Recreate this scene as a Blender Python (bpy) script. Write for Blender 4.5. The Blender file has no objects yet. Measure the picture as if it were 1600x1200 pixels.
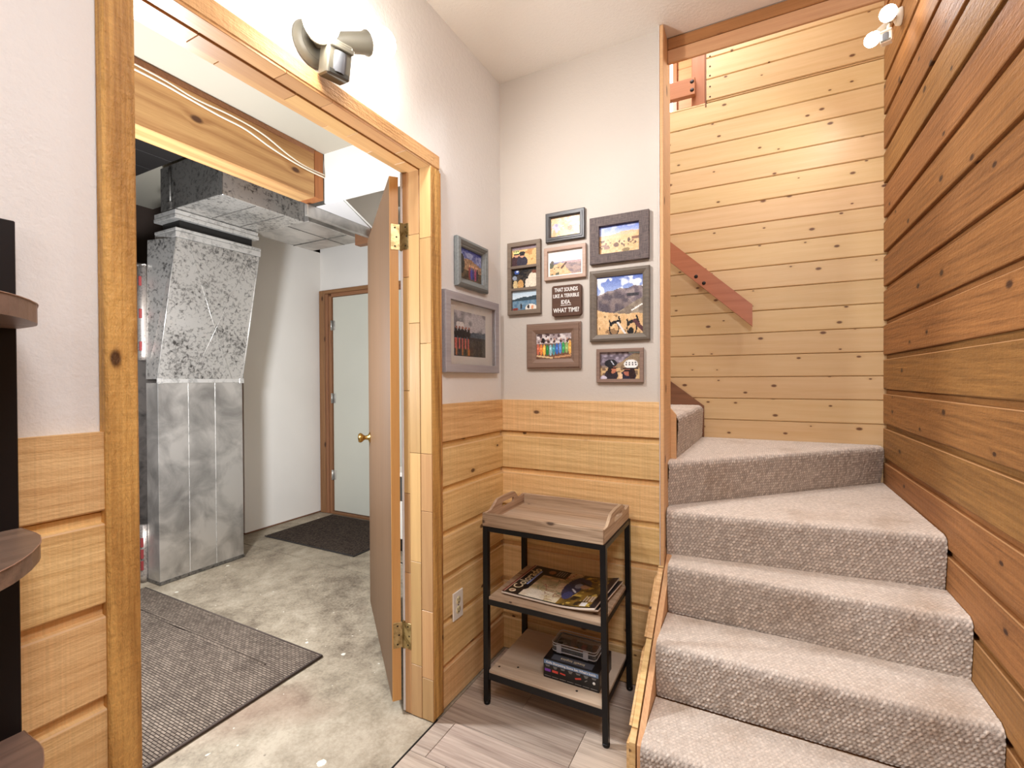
import bpy, bmesh, math, random
import numpy as np
from mathutils import Vector, Matrix

random.seed(7)
rng = np.random.default_rng(5)
SC = bpy.context.scene
COL = SC.collection
PI = math.pi

# ------------------------------------------------------------------ camera, world, lights, exposure
def rotm(fw, r, u):
    return Matrix(((r[0], u[0], -fw[0]), (r[1], u[1], -fw[1]), (r[2], u[2], -fw[2]))).to_4x4()
F_PX, YAW, PITCH, ROLL = 738.145, 0.480822, -0.0085373, -0.0047481
cy, sy = math.cos(YAW), math.sin(YAW)
fw = Vector((-sy, cy, 0)); rt = Vector((cy, sy, 0)); up = Vector((0, 0, 1))
fw, up = fw * math.cos(PITCH) + up * math.sin(PITCH), up * math.cos(PITCH) - fw * math.sin(PITCH)
rt, up = rt * math.cos(ROLL) + up * math.sin(ROLL), up * math.cos(ROLL) - rt * math.sin(ROLL)
cam_d = bpy.data.cameras.new('camera'); cam = bpy.data.objects.new('camera', cam_d); COL.objects.link(cam)
cam_d.sensor_width = 36; cam_d.lens = F_PX / 1600 * 36; cam_d.clip_start = 0.02
cam.matrix_world = Matrix.Translation((0, 0, 1.30)) @ rotm(fw, rt, up)
SC.camera = cam

world = bpy.data.worlds.new('world'); SC.world = world; world.use_nodes = True
world.node_tree.nodes['Background'].inputs[0].default_value = (0.9, 0.95, 1, 1)
world.node_tree.nodes['Background'].inputs[1].default_value = 0.35

SC.view_settings.view_transform = 'Standard'
SC.view_settings.look = 'None'
SC.view_settings.gamma = 1
SC.view_settings.use_curve_mapping = False
SC.view_settings.exposure = 0.23
SC.cycles.max_bounces = 8
SC.cycles.diffuse_bounces = 5
SC.cycles.glossy_bounces = 3
SC.cycles.sample_clamp_indirect = 6

def light(name, kind, loc, power, color=(1, .9, .78), size=.3, size_y=None, aim=None):
    d = bpy.data.lights.new(name, kind); d.energy = power; d.color = color
    if kind == 'AREA':
        d.size = size
        if size_y: d.shape = 'RECTANGLE'; d.size_y = size_y
    else:
        d.shadow_soft_size = size
    o = bpy.data.objects.new(name, d); COL.objects.link(o); o.location = loc
    if aim is not None:
        o.rotation_euler = (Vector(aim) - Vector(loc)).to_track_quat('-Z', 'Y').to_euler()
    return o
BULB_A, BULB_B = 38.0, 24.0          # emission strength of the flood bulbs, room and stairwell
light('room_fill_overhead', 'AREA', (.25, .20, 2.70), 42, (.93, .95, 1), .6, .9, (.1, .75, 0))  # unseen fill light, added to brighten the room from above
light('room_fill_rear', 'POINT', (.25, -1.10, 1.85), 9, (.93, .95, 1), .22)  # added fill from behind the camera, not a lamp of the room
light('utility_lamp', 'POINT', (-2.25, .95, 1.38), 150, (.89, .94, 1), .09)
light('upstairs_fill', 'POINT', (-.75, 3.75, 3.9), 22, (1, .98, .97), .1)  # added to brighten the board wall upstairs, no lamp known there
light('stairwell_fill', 'AREA', (-.5, 2.62, 3.85), 22, (.95, .96, 1), .6, .7, (-.2, 2.62, 0))  # unseen extra area light above the flood bulbs, without a fixture
def flood_beam(at, d, power, r, ang=130):
    # the flood bulb's own beam: it leaves the front of the bulb
    d = Vector(d).normalized(); at = Vector(at) + d * (r + .004)
    o = light('flood_beam', 'SPOT', at, power, (.95, .95, .97), r * .8, aim=at + d)
    o.data.spot_size = math.radians(ang); o.data.spot_blend = 1.0
flood_beam((-1.02, 1.100, 2.325), (.60, .62, -.36), 36, .046, 150)
flood_beam((.470, 2.435, 2.790), (-.7, -.5, -.5), 12, .030, 160)
flood_beam((.452, 2.64, 2.818), (-.7, .1, -.7), 16, .030, 160)

# ------------------------------------------------------------------ node helpers
def lin(c):
    return tuple(((v / 255) / 12.92 if v / 255 <= .04045 else ((v / 255 + .055) / 1.055) ** 2.4) for v in c) + (1,)

class NT:
    def __init__(s, name):
        s.m = bpy.data.materials.new(name); s.m.use_nodes = True
        s.t = s.m.node_tree; s.b = s.t.nodes['Principled BSDF']
    def n(s, typ, **kw):
        x = s.t.nodes.new('ShaderNode' + typ)
        for k, v in kw.items():
            if k.startswith('i_'):
                key = k[2:]
                key = int(key) if key.isdigit() else key.replace('_', ' ')
                s.put(x.inputs[key], v)
            else: setattr(x, k, v)
        return x
    def put(s, sock, v):
        if isinstance(v, bpy.types.NodeSocket): s.t.links.new(v, sock)
        elif isinstance(v, bpy.types.Node): s.t.links.new(v.outputs[0], sock)
        else: sock.default_value = v
    def math(s, op, a, b=0.0, c=0.0, clamp=False):
        x = s.n('Math', operation=op, use_clamp=clamp)
        s.put(x.inputs[0], a); s.put(x.inputs[1], b); s.put(x.inputs[2], c)
        return x.outputs[0]
    def ramp(s, fac, stops, interp='LINEAR'):
        x = s.n('ValToRGB'); cr = x.color_ramp; cr.interpolation = interp
        while len(cr.elements) < len(stops): cr.elements.new(.5)
        for e, (p, c) in zip(cr.elements, stops):
            e.position = p; e.color = c if len(c) == 4 else tuple(c) + (1,)
        s.put(x.inputs[0], fac); return x.outputs[0]
    def mix(s, fac, a, b, blend='MIX'):
        x = s.n('Mix', data_type='RGBA', blend_type=blend)
        s.put(x.inputs[0], fac); s.put(x.inputs[6], a); s.put(x.inputs[7], b)
        return x.outputs[2]
    def noise(s, vec, scale, detail=2, rough=.5, dist=0.0):
        x = s.n('TexNoise'); s.put(x.inputs['Vector'], vec)
        x.inputs['Scale'].default_value = scale; x.inputs['Detail'].default_value = detail
        x.inputs['Roughness'].default_value = rough; x.inputs['Distortion'].default_value = dist
        return x.outputs['Fac']
    def coord(s, scale=(1, 1, 1), rand=True, rot=(0, 0, 0), kind='Object'):
        tc = s.n('TexCoord').outputs[kind]
        if rand:
            oi = s.n('ObjectInfo').outputs['Random']
            v = s.n('VectorMath', operation='SCALE'); v.inputs[0].default_value = (37.1, 13.7, 7.3)
            s.put(v.inputs['Scale'], oi)
            a = s.n('VectorMath', operation='ADD'); s.put(a.inputs[0], tc); s.put(a.inputs[1], v.outputs[0])
            tc = a.outputs[0]
        m = s.n('Mapping'); s.put(m.inputs[0], tc)
        m.inputs['Scale'].default_value = scale; m.inputs['Rotation'].default_value = rot
        return m.outputs[0]
    def bump(s, h, strength=.3, dist=.01):
        x = s.n('Bump'); x.inputs['Strength'].default_value = strength; x.inputs['Distance'].default_value = dist
        s.put(x.inputs['Height'], h); s.t.links.new(x.outputs[0], s.b.inputs['Normal'])
    def fin(s, color, rough=.6, metal=0.0, spec=.5):
        s.put(s.b.inputs['Base Color'], color); s.put(s.b.inputs['Roughness'], rough)
        s.put(s.b.inputs['Metallic'], metal); s.b.inputs['Specular IOR Level'].default_value = spec
        return s.m

def plain(name, c, rough=.5, metal=0.0, spec=.5):
    n = NT(name); return n.fin(lin(c), rough, metal, spec)

def wood(name, light_c, dark_c, axis='X', ring=26, dist=5.0, knots=0.0, knot_c=(70, 38, 20), rough=.6, saw=.0,
         vary=.18, fiber=.35, streak=None, knot_cell=5.0, knot_size=.07, figure=.09, span=.32):
    """sawn timber: long grain along an axis of the object, rings bending round the knots, a tone per piece"""
    n = NT(name)
    ax = 'XYZ'.index(axis)
    st = [1, 1, 1]; st[ax] = .05
    p = n.coord(tuple(st))
    raw = n.coord((1, 1, 1))
    kst = [1, 1, 1]; kst[ax] = .55
    kp = n.coord(tuple(kst))
    wob = n.noise(p, 5, 3, .5)
    # knots
    phase = None
    if knots > 0:
        sp3 = n.n('SeparateXYZ'); n.put(sp3.inputs[0], kp)
        oth = [k for k in range(3) if k != ax]
        cmb = n.n('CombineXYZ'); n.put(cmb.inputs[0], sp3.outputs[ax]); n.put(cmb.inputs[1], n.math('ADD', sp3.outputs[oth[0]], sp3.outputs[oth[1]]))
        v = n.n('TexVoronoi', feature='F1', voronoi_dimensions='2D'); n.put(v.inputs['Vector'], cmb); v.inputs['Scale'].default_value = knot_cell
        sep = n.n('SeparateColor'); n.put(sep.inputs[0], v.outputs['Color'])
        has = n.math('LESS_THAN', sep.outputs[0], knots)
        size = n.math('MULTIPLY_ADD', sep.outputs[1], knot_size, knot_size * .55)
        d = v.outputs['Distance']
        kmask = n.math('MULTIPLY', has, n.math('SUBTRACT', 1.0, n.math('DIVIDE', d, size), clamp=True))
        kmask = n.math('MULTIPLY', kmask, 2.2, clamp=True)
        halo = n.math('MULTIPLY', has, n.math('SUBTRACT', 1.0, n.math('MULTIPLY', d, .30 / knot_size), clamp=True))
        halo = n.math('MULTIPLY', halo, halo)
        phase = n.math('MULTIPLY', halo, 7.0)
    w = n.n('TexWave', wave_type='BANDS', bands_direction='DIAGONAL', wave_profile='SIN')
    n.put(w.inputs['Vector'], p); w.inputs['Scale'].default_value = ring * .7
    w.inputs['Distortion'].default_value = dist; w.inputs['Detail'].default_value = 2.5
    w.inputs['Detail Scale'].default_value = 1.1
    if phase is not None: n.put(w.inputs['Phase Offset'], phase)
    fb = [150, 150, 150]; fb[ax] = 4
    fine = n.noise(n.coord(tuple(fb)), 1.0, 3, .6)
    broad = n.noise(p, 34, 3, .55); wide = n.noise(p, 7, 2, .5)
    lines = n.noise(p, 130, 2, .6)
    g = n.math('ADD', n.math('MULTIPLY', w.outputs['Fac'], figure), n.math('ADD', n.math('MULTIPLY', broad, .42), n.math('MULTIPLY', wide, .36)))
    g = n.math('ADD', g, n.math('MULTIPLY_ADD', lines, .36, .10 - .5 * figure))
    g = n.math('ADD', g, n.math('MULTIPLY', n.math('SUBTRACT', fine, .5), fiber))
    c = n.ramp(g, [(.57 - span, lin(dark_c)), (.57, lin(tuple(a * .62 + b * .38 for a, b in zip(light_c, dark_c)))), (.57 + span, lin(light_c))])
    if streak:
        s_ = n.noise(p, 3.2, 2, .5)
        c = n.mix(n.ramp(s_, [(.5, (0, 0, 0)), (.68, (1, 1, 1))]), c, lin(streak))
    if knots > 0:
        c = n.mix(n.math('MULTIPLY', halo, .40), c, lin(dark_c))
        c = n.mix(n.math('MULTIPLY', kmask, .9), c, lin(knot_c))
    hs = n.n('HueSaturation')
    oi = n.n('ObjectInfo').outputs['Random']
    n.put(hs.inputs['Value'], n.math('MULTIPLY_ADD', oi, vary * 2, 1 - vary))
    n.put(hs.inputs['Hue'], n.math('MULTIPLY_ADD', n.math('FRACT', n.math('MULTIPLY', oi, 17.3)), .014, .493))
    n.put(hs.inputs['Color'], c)
    h = fine
    if saw:
        cr_ = [3, 3, 3]; cr_[ax] = 260
        mk = n.noise(n.coord(tuple(cr_)), 1.0, 2, .6)
        hs2 = n.n('HueSaturation'); n.put(hs2.inputs['Color'], hs.outputs[0]); n.put(hs2.inputs['Value'], n.math('MULTIPLY_ADD', mk, .34, .83)); hs = hs2
        q = [90, 90, 90]; q[ax] = 40
        h = n.math('ADD', n.math('MULTIPLY', fine, .6), n.noise(n.coord(tuple(q)), 1.0, 3, .65))
        n.bump(h, saw, .006)
    else:
        n.bump(h, .10, .004)
    return n.fin(hs.outputs[0], rough, spec=.35)

def paint(name, c, bump=.25, scale=170, rough=.85):
    n = NT(name); p = n.coord(rand=False)
    a = n.noise(p, scale, 3, .6); b = n.noise(p, scale * .38, 2, .5)
    n.bump(n.math('ADD', a, n.math('MULTIPLY', b, 1.3)), bump, .006)
    tint = n.noise(p, 2.2, 2, .5)
    cc = lin(c)
    return n.fin(n.ramp(tint, [(.3, tuple(v * .96 for v in cc[:3])), (.7, cc[:3])]), rough, spec=.25)

def galvanized(name, light_c, dark_c, mott=60, rough=.42, amount=.5, metal=.75):
    n = NT(name); p = n.coord()
    a = n.noise(p, mott, 5, .62, .6); b = n.noise(p, 5, 3, .55, .4)
    s = n.noise(n.coord((3, 3, 160)), 1.0, 2, .5)
    g = n.math('MULTIPLY', a, n.math('MULTIPLY_ADD', b, .9, .55))
    c = n.ramp(g, [(.30, lin(dark_c)), (.30 + amount * .45, lin(light_c)), (1, lin(light_c))])
    r = n.math('MULTIPLY_ADD', b, .25, rough - .12)
    n.bump(n.math('ADD', s, b), .05, .004)
    return n.fin(c, r, metal, .5)

# ------------------------------------------------------------------ mesh helpers
class MB:
    def __init__(s): s.v = []; s.f = []; s.smooth = []
    def box(s, a, b, rot=None, piv=None):
        (x0, y0, z0), (x1, y1, z1) = a, b
        i = len(s.v)
        vs = [Vector(p) for p in ((x0, y0, z0), (x1, y0, z0), (x1, y1, z0), (x0, y1, z0), (x0, y0, z1), (x1, y0, z1), (x1, y1, z1), (x0, y1, z1))]
        if rot is not None:
            pv = Vector(piv) if piv is not None else sum(vs, Vector()) / 8
            vs = [rot @ (q - pv) + pv for q in vs]
        s.v += [tuple(q) for q in vs]
        for q in ((0, 3, 2, 1), (4, 5, 6, 7), (0, 1, 5, 4), (1, 2, 6, 5), (2, 3, 7, 6), (3, 0, 4, 7)):
            s.f.append(tuple(i + k for k in q)); s.smooth.append(False)
        return s
    def bbox(s, a, b, bev=.002):
        """box with chamfered edges"""
        bm = bmesh.new()
        sz = [abs(q - p) for p, q in zip(a, b)]; c = [(p + q) / 2 for p, q in zip(a, b)]
        bmesh.ops.create_cube(bm, size=1)
        for v in bm.verts: v.co = Vector((v.co.x * sz[0] + c[0], v.co.y * sz[1] + c[1], v.co.z * sz[2] + c[2]))
        bmesh.ops.bevel(bm, geom=list(bm.edges), offset=min(bev, min(sz) * .45), segments=1, affect='EDGES')
        s.add_bm(bm); bm.free(); return s
    def add_bm(s, bm, M=None, smooth=False):
        i = len(s.v); bm.verts.index_update()
        for v in bm.verts: s.v.append(tuple(M @ v.co if M else v.co))
        for f in bm.faces: s.f.append(tuple(i + v.index for v in f.verts)); s.smooth.append(smooth or f.smooth)
        return s
    def prism(s, poly, ext, at=(0, 0, 0)):
        """poly: list of 3D points (planar), extruded by vector ext"""
        i = len(s.v); n = len(poly); e = Vector(ext); o = Vector(at)
        s.v += [tuple(Vector(p) + o) for p in poly] + [tuple(Vector(p) + o + e) for p in poly]
        nrm = Vector((0, 0, 0))
        P = [Vector(p) for p in poly]
        for k in range(n): nrm += P[k].cross(P[(k + 1) % n])
        fl = nrm.dot(e) > 0
        c0 = tuple(i + k for k in range(n)); c1 = tuple(i + n + k for k in range(n))
        s.f.append(tuple(reversed(c0)) if fl else c0); s.f.append(c1 if fl else tuple(reversed(c1)))
        s.smooth += [False, False]
        for k in range(n):
            q = (i + k, i + (k + 1) % n, i + n + (k + 1) % n, i + n + k)
            s.f.append(q if fl else tuple(reversed(q))); s.smooth.append(False)
        return s
    def lathe(s, prof, M, seg=24, smooth=True):
        """prof: (radius, height) pairs revolved about local Z, placed by matrix M"""
        i = len(s.v); n = len(prof)
        for k in range(seg):
            a = 2 * PI * k / seg
            for r, h in prof: s.v.append(tuple(M @ Vector((r * math.cos(a), r * math.sin(a), h))))
        for k in range(seg):
            k2 = (k + 1) % seg
            for j in range(n - 1):
                s.f.append((i + k * n + j, i + k2 * n + j, i + k2 * n + j + 1, i + k * n + j + 1)); s.smooth.append(smooth)
        return s
    def tube(s, pts, r, seg=8, cap=True):
        pts = [Vector(p) for p in pts]; i = len(s.v); n = len(pts)
        for k, p in enumerate(pts):
            t = (pts[min(k + 1, n - 1)] - pts[max(k - 1, 0)]).normalized()
            a = t.orthogonal().normalized() if abs(t.z) > .95 else t.cross(Vector((0, 0, 1))).normalized()
            b = t.cross(a)
            for j in range(seg):
                w = 2 * PI * j / seg
                s.v.append(tuple(p + (a * math.cos(w) + b * math.sin(w)) * r))
        for k in range(n - 1):
            for j in range(seg):
                j2 = (j + 1) % seg
                s.f.append((i + k * seg + j, i + k * seg + j2, i + (k + 1) * seg + j2, i + (k + 1) * seg + j)); s.smooth.append(True)
        if cap:
            s.f.append(tuple(i + j for j in reversed(range(seg)))); s.f.append(tuple(i + (n - 1) * seg + j for j in range(seg))); s.smooth += [False, False]
        return s
    def mesh(s, name):
        me = bpy.data.meshes.new(name); me.from_pydata(s.v, [], s.f)
        me.polygons.foreach_set('use_smooth', s.smooth); me.update(); return me

def link(name, me, mat=None, parent=None, loc=(0, 0, 0), rot=(0, 0, 0)):
    o = bpy.data.objects.new(name, me); COL.objects.link(o)
    if mat is not None and me is not None and not me.materials: me.materials.append(mat)
    o.location = loc; o.rotation_euler = rot
    if parent is not None: o.parent = parent
    return o
def obj(name, mb, mat, parent=None, loc=(0, 0, 0), rot=(0, 0, 0)):
    return link(name, mb.mesh(name), mat, parent, loc, rot)
def wobj(name, mb, mat, parent=None):
    """mb in world coordinates: the origin goes to the middle of the piece, the place under an unrotated parent is kept"""
    A = np.array(mb.v); c = (A.min(0) + A.max(0)) / 2
    mb.v = [tuple(q) for q in (A - c)]
    pl = Vector((0, 0, 0))
    q = parent
    while q is not None: pl += q.location; q = q.parent
    return obj(name, mb, mat, parent, tuple(Vector(c) - pl))
def tag(o, label, cat, group=None, kind=None):
    o['label'] = label; o['category'] = cat
    if group: o['group'] = group
    if kind: o['kind'] = kind
    return o
def thing(name, label, cat, loc=(0, 0, 0), rotz=0.0, group=None, kind=None):
    o = bpy.data.objects.new(name, None); COL.objects.link(o); o.location = loc; o.rotation_euler = (0, 0, rotz)
    o.empty_display_size = .05
    return tag(o, label, cat, group, kind)
def text_mb(body, size, M, extrude=.0004, align='CENTER', font_shear=0.0, bold=0.0, space=1.0):
    cu = bpy.data.curves.new('t', 'FONT'); cu.body = body; cu.size = size; cu.align_x = align; cu.align_y = 'CENTER'
    cu.extrude = extrude; cu.shear = font_shear; cu.offset = bold; cu.resolution_u = 2; cu.space_character = space
    o = bpy.data.objects.new('t', cu); COL.objects.link(o)
    dg = bpy.context.evaluated_depsgraph_get(); me = bpy.data.meshes.new_from_object(o.evaluated_get(dg))
    bm = bmesh.new(); bm.from_mesh(me)
    mb = MB(); mb.add_bm(bm, M); bm.free()
    bpy.data.objects.remove(o); bpy.data.meshes.remove(me); bpy.data.curves.remove(cu)
    return mb

# ------------------------------------------------------------------ materials
M = {}
M['cedar'] = wood('cedar_siding', (240, 204, 146), (178, 127, 72), ring=30, knots=.62, knot_c=(84, 54, 34), saw=.35, vary=.08, knot_cell=6.2, knot_size=.05, figure=.12, span=.30)
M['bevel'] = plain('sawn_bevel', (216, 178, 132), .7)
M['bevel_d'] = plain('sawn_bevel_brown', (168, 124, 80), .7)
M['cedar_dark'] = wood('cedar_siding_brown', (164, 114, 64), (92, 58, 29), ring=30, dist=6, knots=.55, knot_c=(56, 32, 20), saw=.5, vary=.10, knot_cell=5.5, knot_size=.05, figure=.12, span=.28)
M['pine'] = wood('knotty_pine', (224, 194, 148), (202, 164, 112), ring=20, dist=3.5, knots=.75, knot_c=(98, 58, 36), rough=.42, vary=.035, fiber=.15, knot_cell=8.5, knot_size=.055)
M['casing'] = wood('rough_casing_cedar', (214, 162, 94), (116, 68, 26), axis='Z', ring=18, dist=7, knots=.35, saw=1.0, vary=.05, knot_size=.04, figure=.22, span=.26)
M['casing_x'] = wood('rough_head_cedar', (222, 182, 126), (166, 116, 66), axis='Y', ring=24, knots=.30, saw=.6, vary=.05, knot_size=.04)
M['block'] = wood('finger_jointed_fir', (208, 168, 116), (176, 132, 86), axis='Z', ring=22, dist=2, rough=.35, vary=.18, fiber=.2)
M['block_y'] = wood('finger_jointed_fir_head', (202, 158, 106), (170, 124, 78), axis='Y', ring=22, dist=2, rough=.35, vary=.16, fiber=.2)
M['fir_beam'] = wood('fir_beam', (206, 164, 106), (146, 98, 54), axis='Y', ring=10, dist=9, knots=.6, rough=.6, vary=.03, knot_cell=3.2, knot_size=.06, figure=.28)
M['fir_end'] = wood('fir_trimmer', (178, 118, 66), (128, 76, 40), axis='Z', ring=20, rough=.6, vary=.03)
M['oak'] = wood('oak_veneer', (104, 78, 54), (80, 58, 38), axis='Z', ring=14, dist=2, rough=.5, vary=.02, fiber=.35)
M['edge'] = wood('fir_edge', (216, 164, 104), (190, 134, 80), axis='Z', ring=18, dist=2, rough=.4, vary=.02, fiber=.2)
M['rail'] = wood('red_fir', (186, 122, 86), (150, 90, 58), ring=16, dist=2, rough=.35, vary=.04, fiber=.2)
M['rail_z'] = wood('red_fir_post', (182, 120, 84), (146, 88, 56), axis='Z', ring=16, dist=2, rough=.35, vary=.04, fiber=.2)
M['post'] = wood('pine_jamb', (224, 182, 132), (198, 152, 102), axis='Z', ring=24, dist=4, knots=.5, rough=.5, vary=.03, saw=.2)
M['header_d'] = wood('header_stained', (176, 120, 74), (128, 80, 44), ring=22, dist=4, knots=.4, rough=.55, vary=.03)
M['header_l'] = wood('header_pale', (212, 168, 122), (176, 126, 84), ring=22, dist=4, knots=.4, rough=.55, vary=.03, streak=(228, 200, 168))
M['stringer'] = wood('fir_stringer', (224, 178, 130), (190, 128, 84), axis='Y', ring=60, dist=6, rough=.55, vary=.03)
M['upboard'] = wood('orange_board', (214, 160, 112), (186, 126, 80), ring=20, dist=3, knots=.4, rough=.5, vary=.05)
M['skirt'] = wood('dark_skirt', (140, 96, 68), (98, 64, 44), ring=20, dist=2, rough=.5, vary=.02)
M['studs'] = wood('frame_red', (158, 112, 76), (104, 66, 42), axis='Z', ring=26, dist=4, knots=.4, rough=.6, vary=.12)
M['studs_x'] = wood('frame_red_head', (158, 112, 76), (104, 66, 42), axis='X', ring=26, dist=4, knots=.4, rough=.6, vary=.1)
M['vinyl'] = wood('vinyl_plank', (196, 178, 162), (122, 104, 92), ring=12, dist=10, rough=.42, vary=.15, fiber=.6, knots=.35, knot_c=(96, 78, 67), knot_cell=2.4, knot_size=.09, figure=.12, span=.25)
M['tray'] = wood('grey_oak_tray', (184, 156, 130), (118, 92, 70), ring=26, dist=5, rough=.6, vary=.06, fiber=.7, streak=(190, 170, 152), knots=.4, knot_c=(74, 54, 42), knot_cell=6, knot_size=.045, figure=.12, span=.20)
M['tray_y'] = wood('grey_oak_tray_side', (184, 156, 130), (118, 92, 70), axis='Y', ring=26, dist=5, rough=.6, vary=.06, fiber=.7, figure=.12, span=.20)
M['walnut'] = wood('walnut_shelf', (136, 112, 97), (76, 58, 48), axis='Y', ring=20, dist=6, rough=.4, vary=.05, fiber=.5, streak=(116, 94, 82), figure=.2, span=.18)
M['walnut_edge'] = plain('walnut_edge', (150, 116, 98), .4)
M['espresso'] = plain('espresso_panel', (16, 11, 11), .5, 0, .3)
M['drywall'] = paint('cream_drywall', (230, 228, 224), .22, 150)
M['drywall_s'] = paint('cream_drywall_smooth', (203, 194, 183), .10, 190)
M['ceil'] = paint('ceiling_paint', (242, 237, 229), .2, 210)
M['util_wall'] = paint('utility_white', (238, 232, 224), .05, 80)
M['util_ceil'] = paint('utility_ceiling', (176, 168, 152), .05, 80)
M['black_metal'] = plain('black_metal', (20, 19, 20), .38, .4)
M['brass'] = plain('brass', (196, 158, 88), .25, 1.0)
M['brass_old'] = galvanized('antique_brass', (196, 176, 128), (120, 98, 54), 30, .38, .6, .9)
M['screw'] = plain('dark_screw', (40, 30, 26), .4, .6)
M['grey_plastic'] = plain('grey_plastic', (104, 101, 90), .45)
M['grey_plastic_d'] = plain('grey_plastic_dark', (66, 66, 62), .45)
M['white_plastic'] = plain('white_plastic', (236, 230, 218), .35)
M['ivory'] = plain('ivory_plastic', (226, 214, 172), .35)
M['slot'] = plain('slot_black', (16, 14, 12), .5)
M['lens'] = plain('sensor_lens', (112, 116, 122), .2)
M['galv'] = galvanized('galvanized_sheet', (212, 207, 200), (160, 156, 151), 5, .34, .8, .75)
M['galv_m'] = galvanized('galvanized_mottled', (212, 208, 202), (88, 85, 82), 48, .36, .46, .75)
M['galv_d'] = galvanized('galvanized_dull', (128, 124, 118), (70, 67, 63), 40, .5, .5)
M['galv_strip'] = galvanized('galvanized_strip', (216, 212, 206), (160, 157, 152), 30, .36, .5, .6)
M['black_duct'] = plain('black_duct', (44, 40, 38), .6)
M['furnace'] = galvanized('furnace_casing', (84, 76, 70), (48, 42, 38), 12, .6, .5, .3)
M['foil'] = galvanized('foil_wrap', (190, 180, 172), (116, 104, 98), 90, .35, .5, .7)
M['red_ink'] = plain('red_ink', (128, 44, 42), .6)
M['white_sheet'] = plain('white_sheet', (228, 224, 222), .5)
M['grey_door'] = paint('grey_door_paint', (206, 204, 190), .03, 60, .5)
M['cable'] = plain('cable_white', (232, 218, 196), .5)
M['carton'] = plain('carton_black', (16, 16, 19), .35)
M['carton_grey'] = plain('carton_grey_print', (74, 76, 84), .35)
M['carton_blue'] = plain('carton_blue_band', (112, 138, 172), .35)
M['print_white'] = plain('print_white', (236, 234, 228), .5)
M['print_grey'] = plain('print_grey', (140, 136, 130), .5)
M['print_purple'] = plain('print_purple', (126, 62, 168), .4)
M['print_red'] = plain('print_red', (214, 74, 60), .4)
M['print_cream'] = plain('print_cream', (232, 214, 176), .4)
M['print_bluish'] = plain('print_bluish', (150, 168, 220), .4)
M['paper'] = plain('paper_edge', (226, 212, 196), .7)
M['sign'] = wood('sign_board', (96, 66, 48), (58, 36, 28), ring=20, dist=6, rough=.55, vary=.02)
n = NT('clear_plastic'); n.b.inputs['Transmission Weight'].default_value = .93; n.b.inputs['IOR'].default_value = 1.15
M['clear'] = n.fin((.93, .93, .94, 1), .08)
n = NT('frame_glass'); n.b.inputs['Transmission Weight'].default_value = 1; n.b.inputs['IOR'].default_value = 1.15
M['glass'] = n.fin((1, 1, 1, 1), .02, spec=.2)
def emis(name, c, k):
    n = NT(name); n.b.inputs['Emission Color'].default_value = c; n.b.inputs['Emission Strength'].default_value = k
    return n.fin(c, .4)
M['bulb_a'] = emis('bulb_lit_room', (1, .94, .85, 1), BULB_A)
M['bulb_b'] = emis('bulb_lit_stair', (1, .93, .83, 1), BULB_B)
M['daylight'] = emis('window_daylight', (.90, .88, 1, 1), 2.2)

def concrete():
    n = NT('concrete'); p = n.coord(rand=False)
    a = n.noise(p, 2.0, 5, .6, .5); b = n.noise(p, 11, 4, .6); c = n.noise(p, 90, 3, .6)
    g = n.math('ADD', n.math('MULTIPLY', a, .5), n.math('ADD', n.math('MULTIPLY', b, .28), n.math('MULTIPLY', c, .22)))
    col = n.ramp(g, [(.38, lin((104, 91, 76))), (.50, lin((148, 135, 115))), (.62, lin((176, 163, 143)))])
    st = n.noise(p, 1.3, 2, .5)
    col = n.mix(n.ramp(st, [(.62, (0, 0, 0)), (.75, (.5, .5, .5))]), col, lin((140, 110, 92)))
    v = n.n('TexVoronoi', feature='F1'); n.put(v.inputs['Vector'], p); v.inputs['Scale'].default_value = 7.5
    se = n.n('SeparateColor'); n.put(se.inputs[0], v.outputs['Color'])
    d = n.math('ADD', v.outputs['Distance'], n.math('MULTIPLY', n.math('SUBTRACT', c, .5), .12))
    sp = n.math('MULTIPLY', n.math('LESS_THAN', d, n.math('MULTIPLY', se.outputs[1], .13)), n.math('LESS_THAN', se.outputs[0], .7))
    col = n.mix(n.math('MULTIPLY', sp, .8), col, lin((226, 220, 204)))
    v2 = n.n('TexVoronoi', feature='F1'); n.put(v2.inputs['Vector'], p); v2.inputs['Scale'].default_value = 22
    se2 = n.n('SeparateColor'); n.put(se2.inputs[0], v2.outputs['Color'])
    s2 = n.math('MULTIPLY', n.math('LESS_THAN', v2.outputs['Distance'], .09), n.math('LESS_THAN', se2.outputs[0], .3))
    col = n.mix(n.math('MULTIPLY', s2, .6), col, n.mix(n.math('GREATER_THAN', se2.outputs[1], .5), lin((92, 80, 66)), lin((224, 216, 200))))
    n.bump(n.math('ADD', c, b), .12, .006)
    return n.fin(col, n.math('MULTIPLY_ADD', b, .3, .45), spec=.35)
M['concrete'] = concrete()

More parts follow.
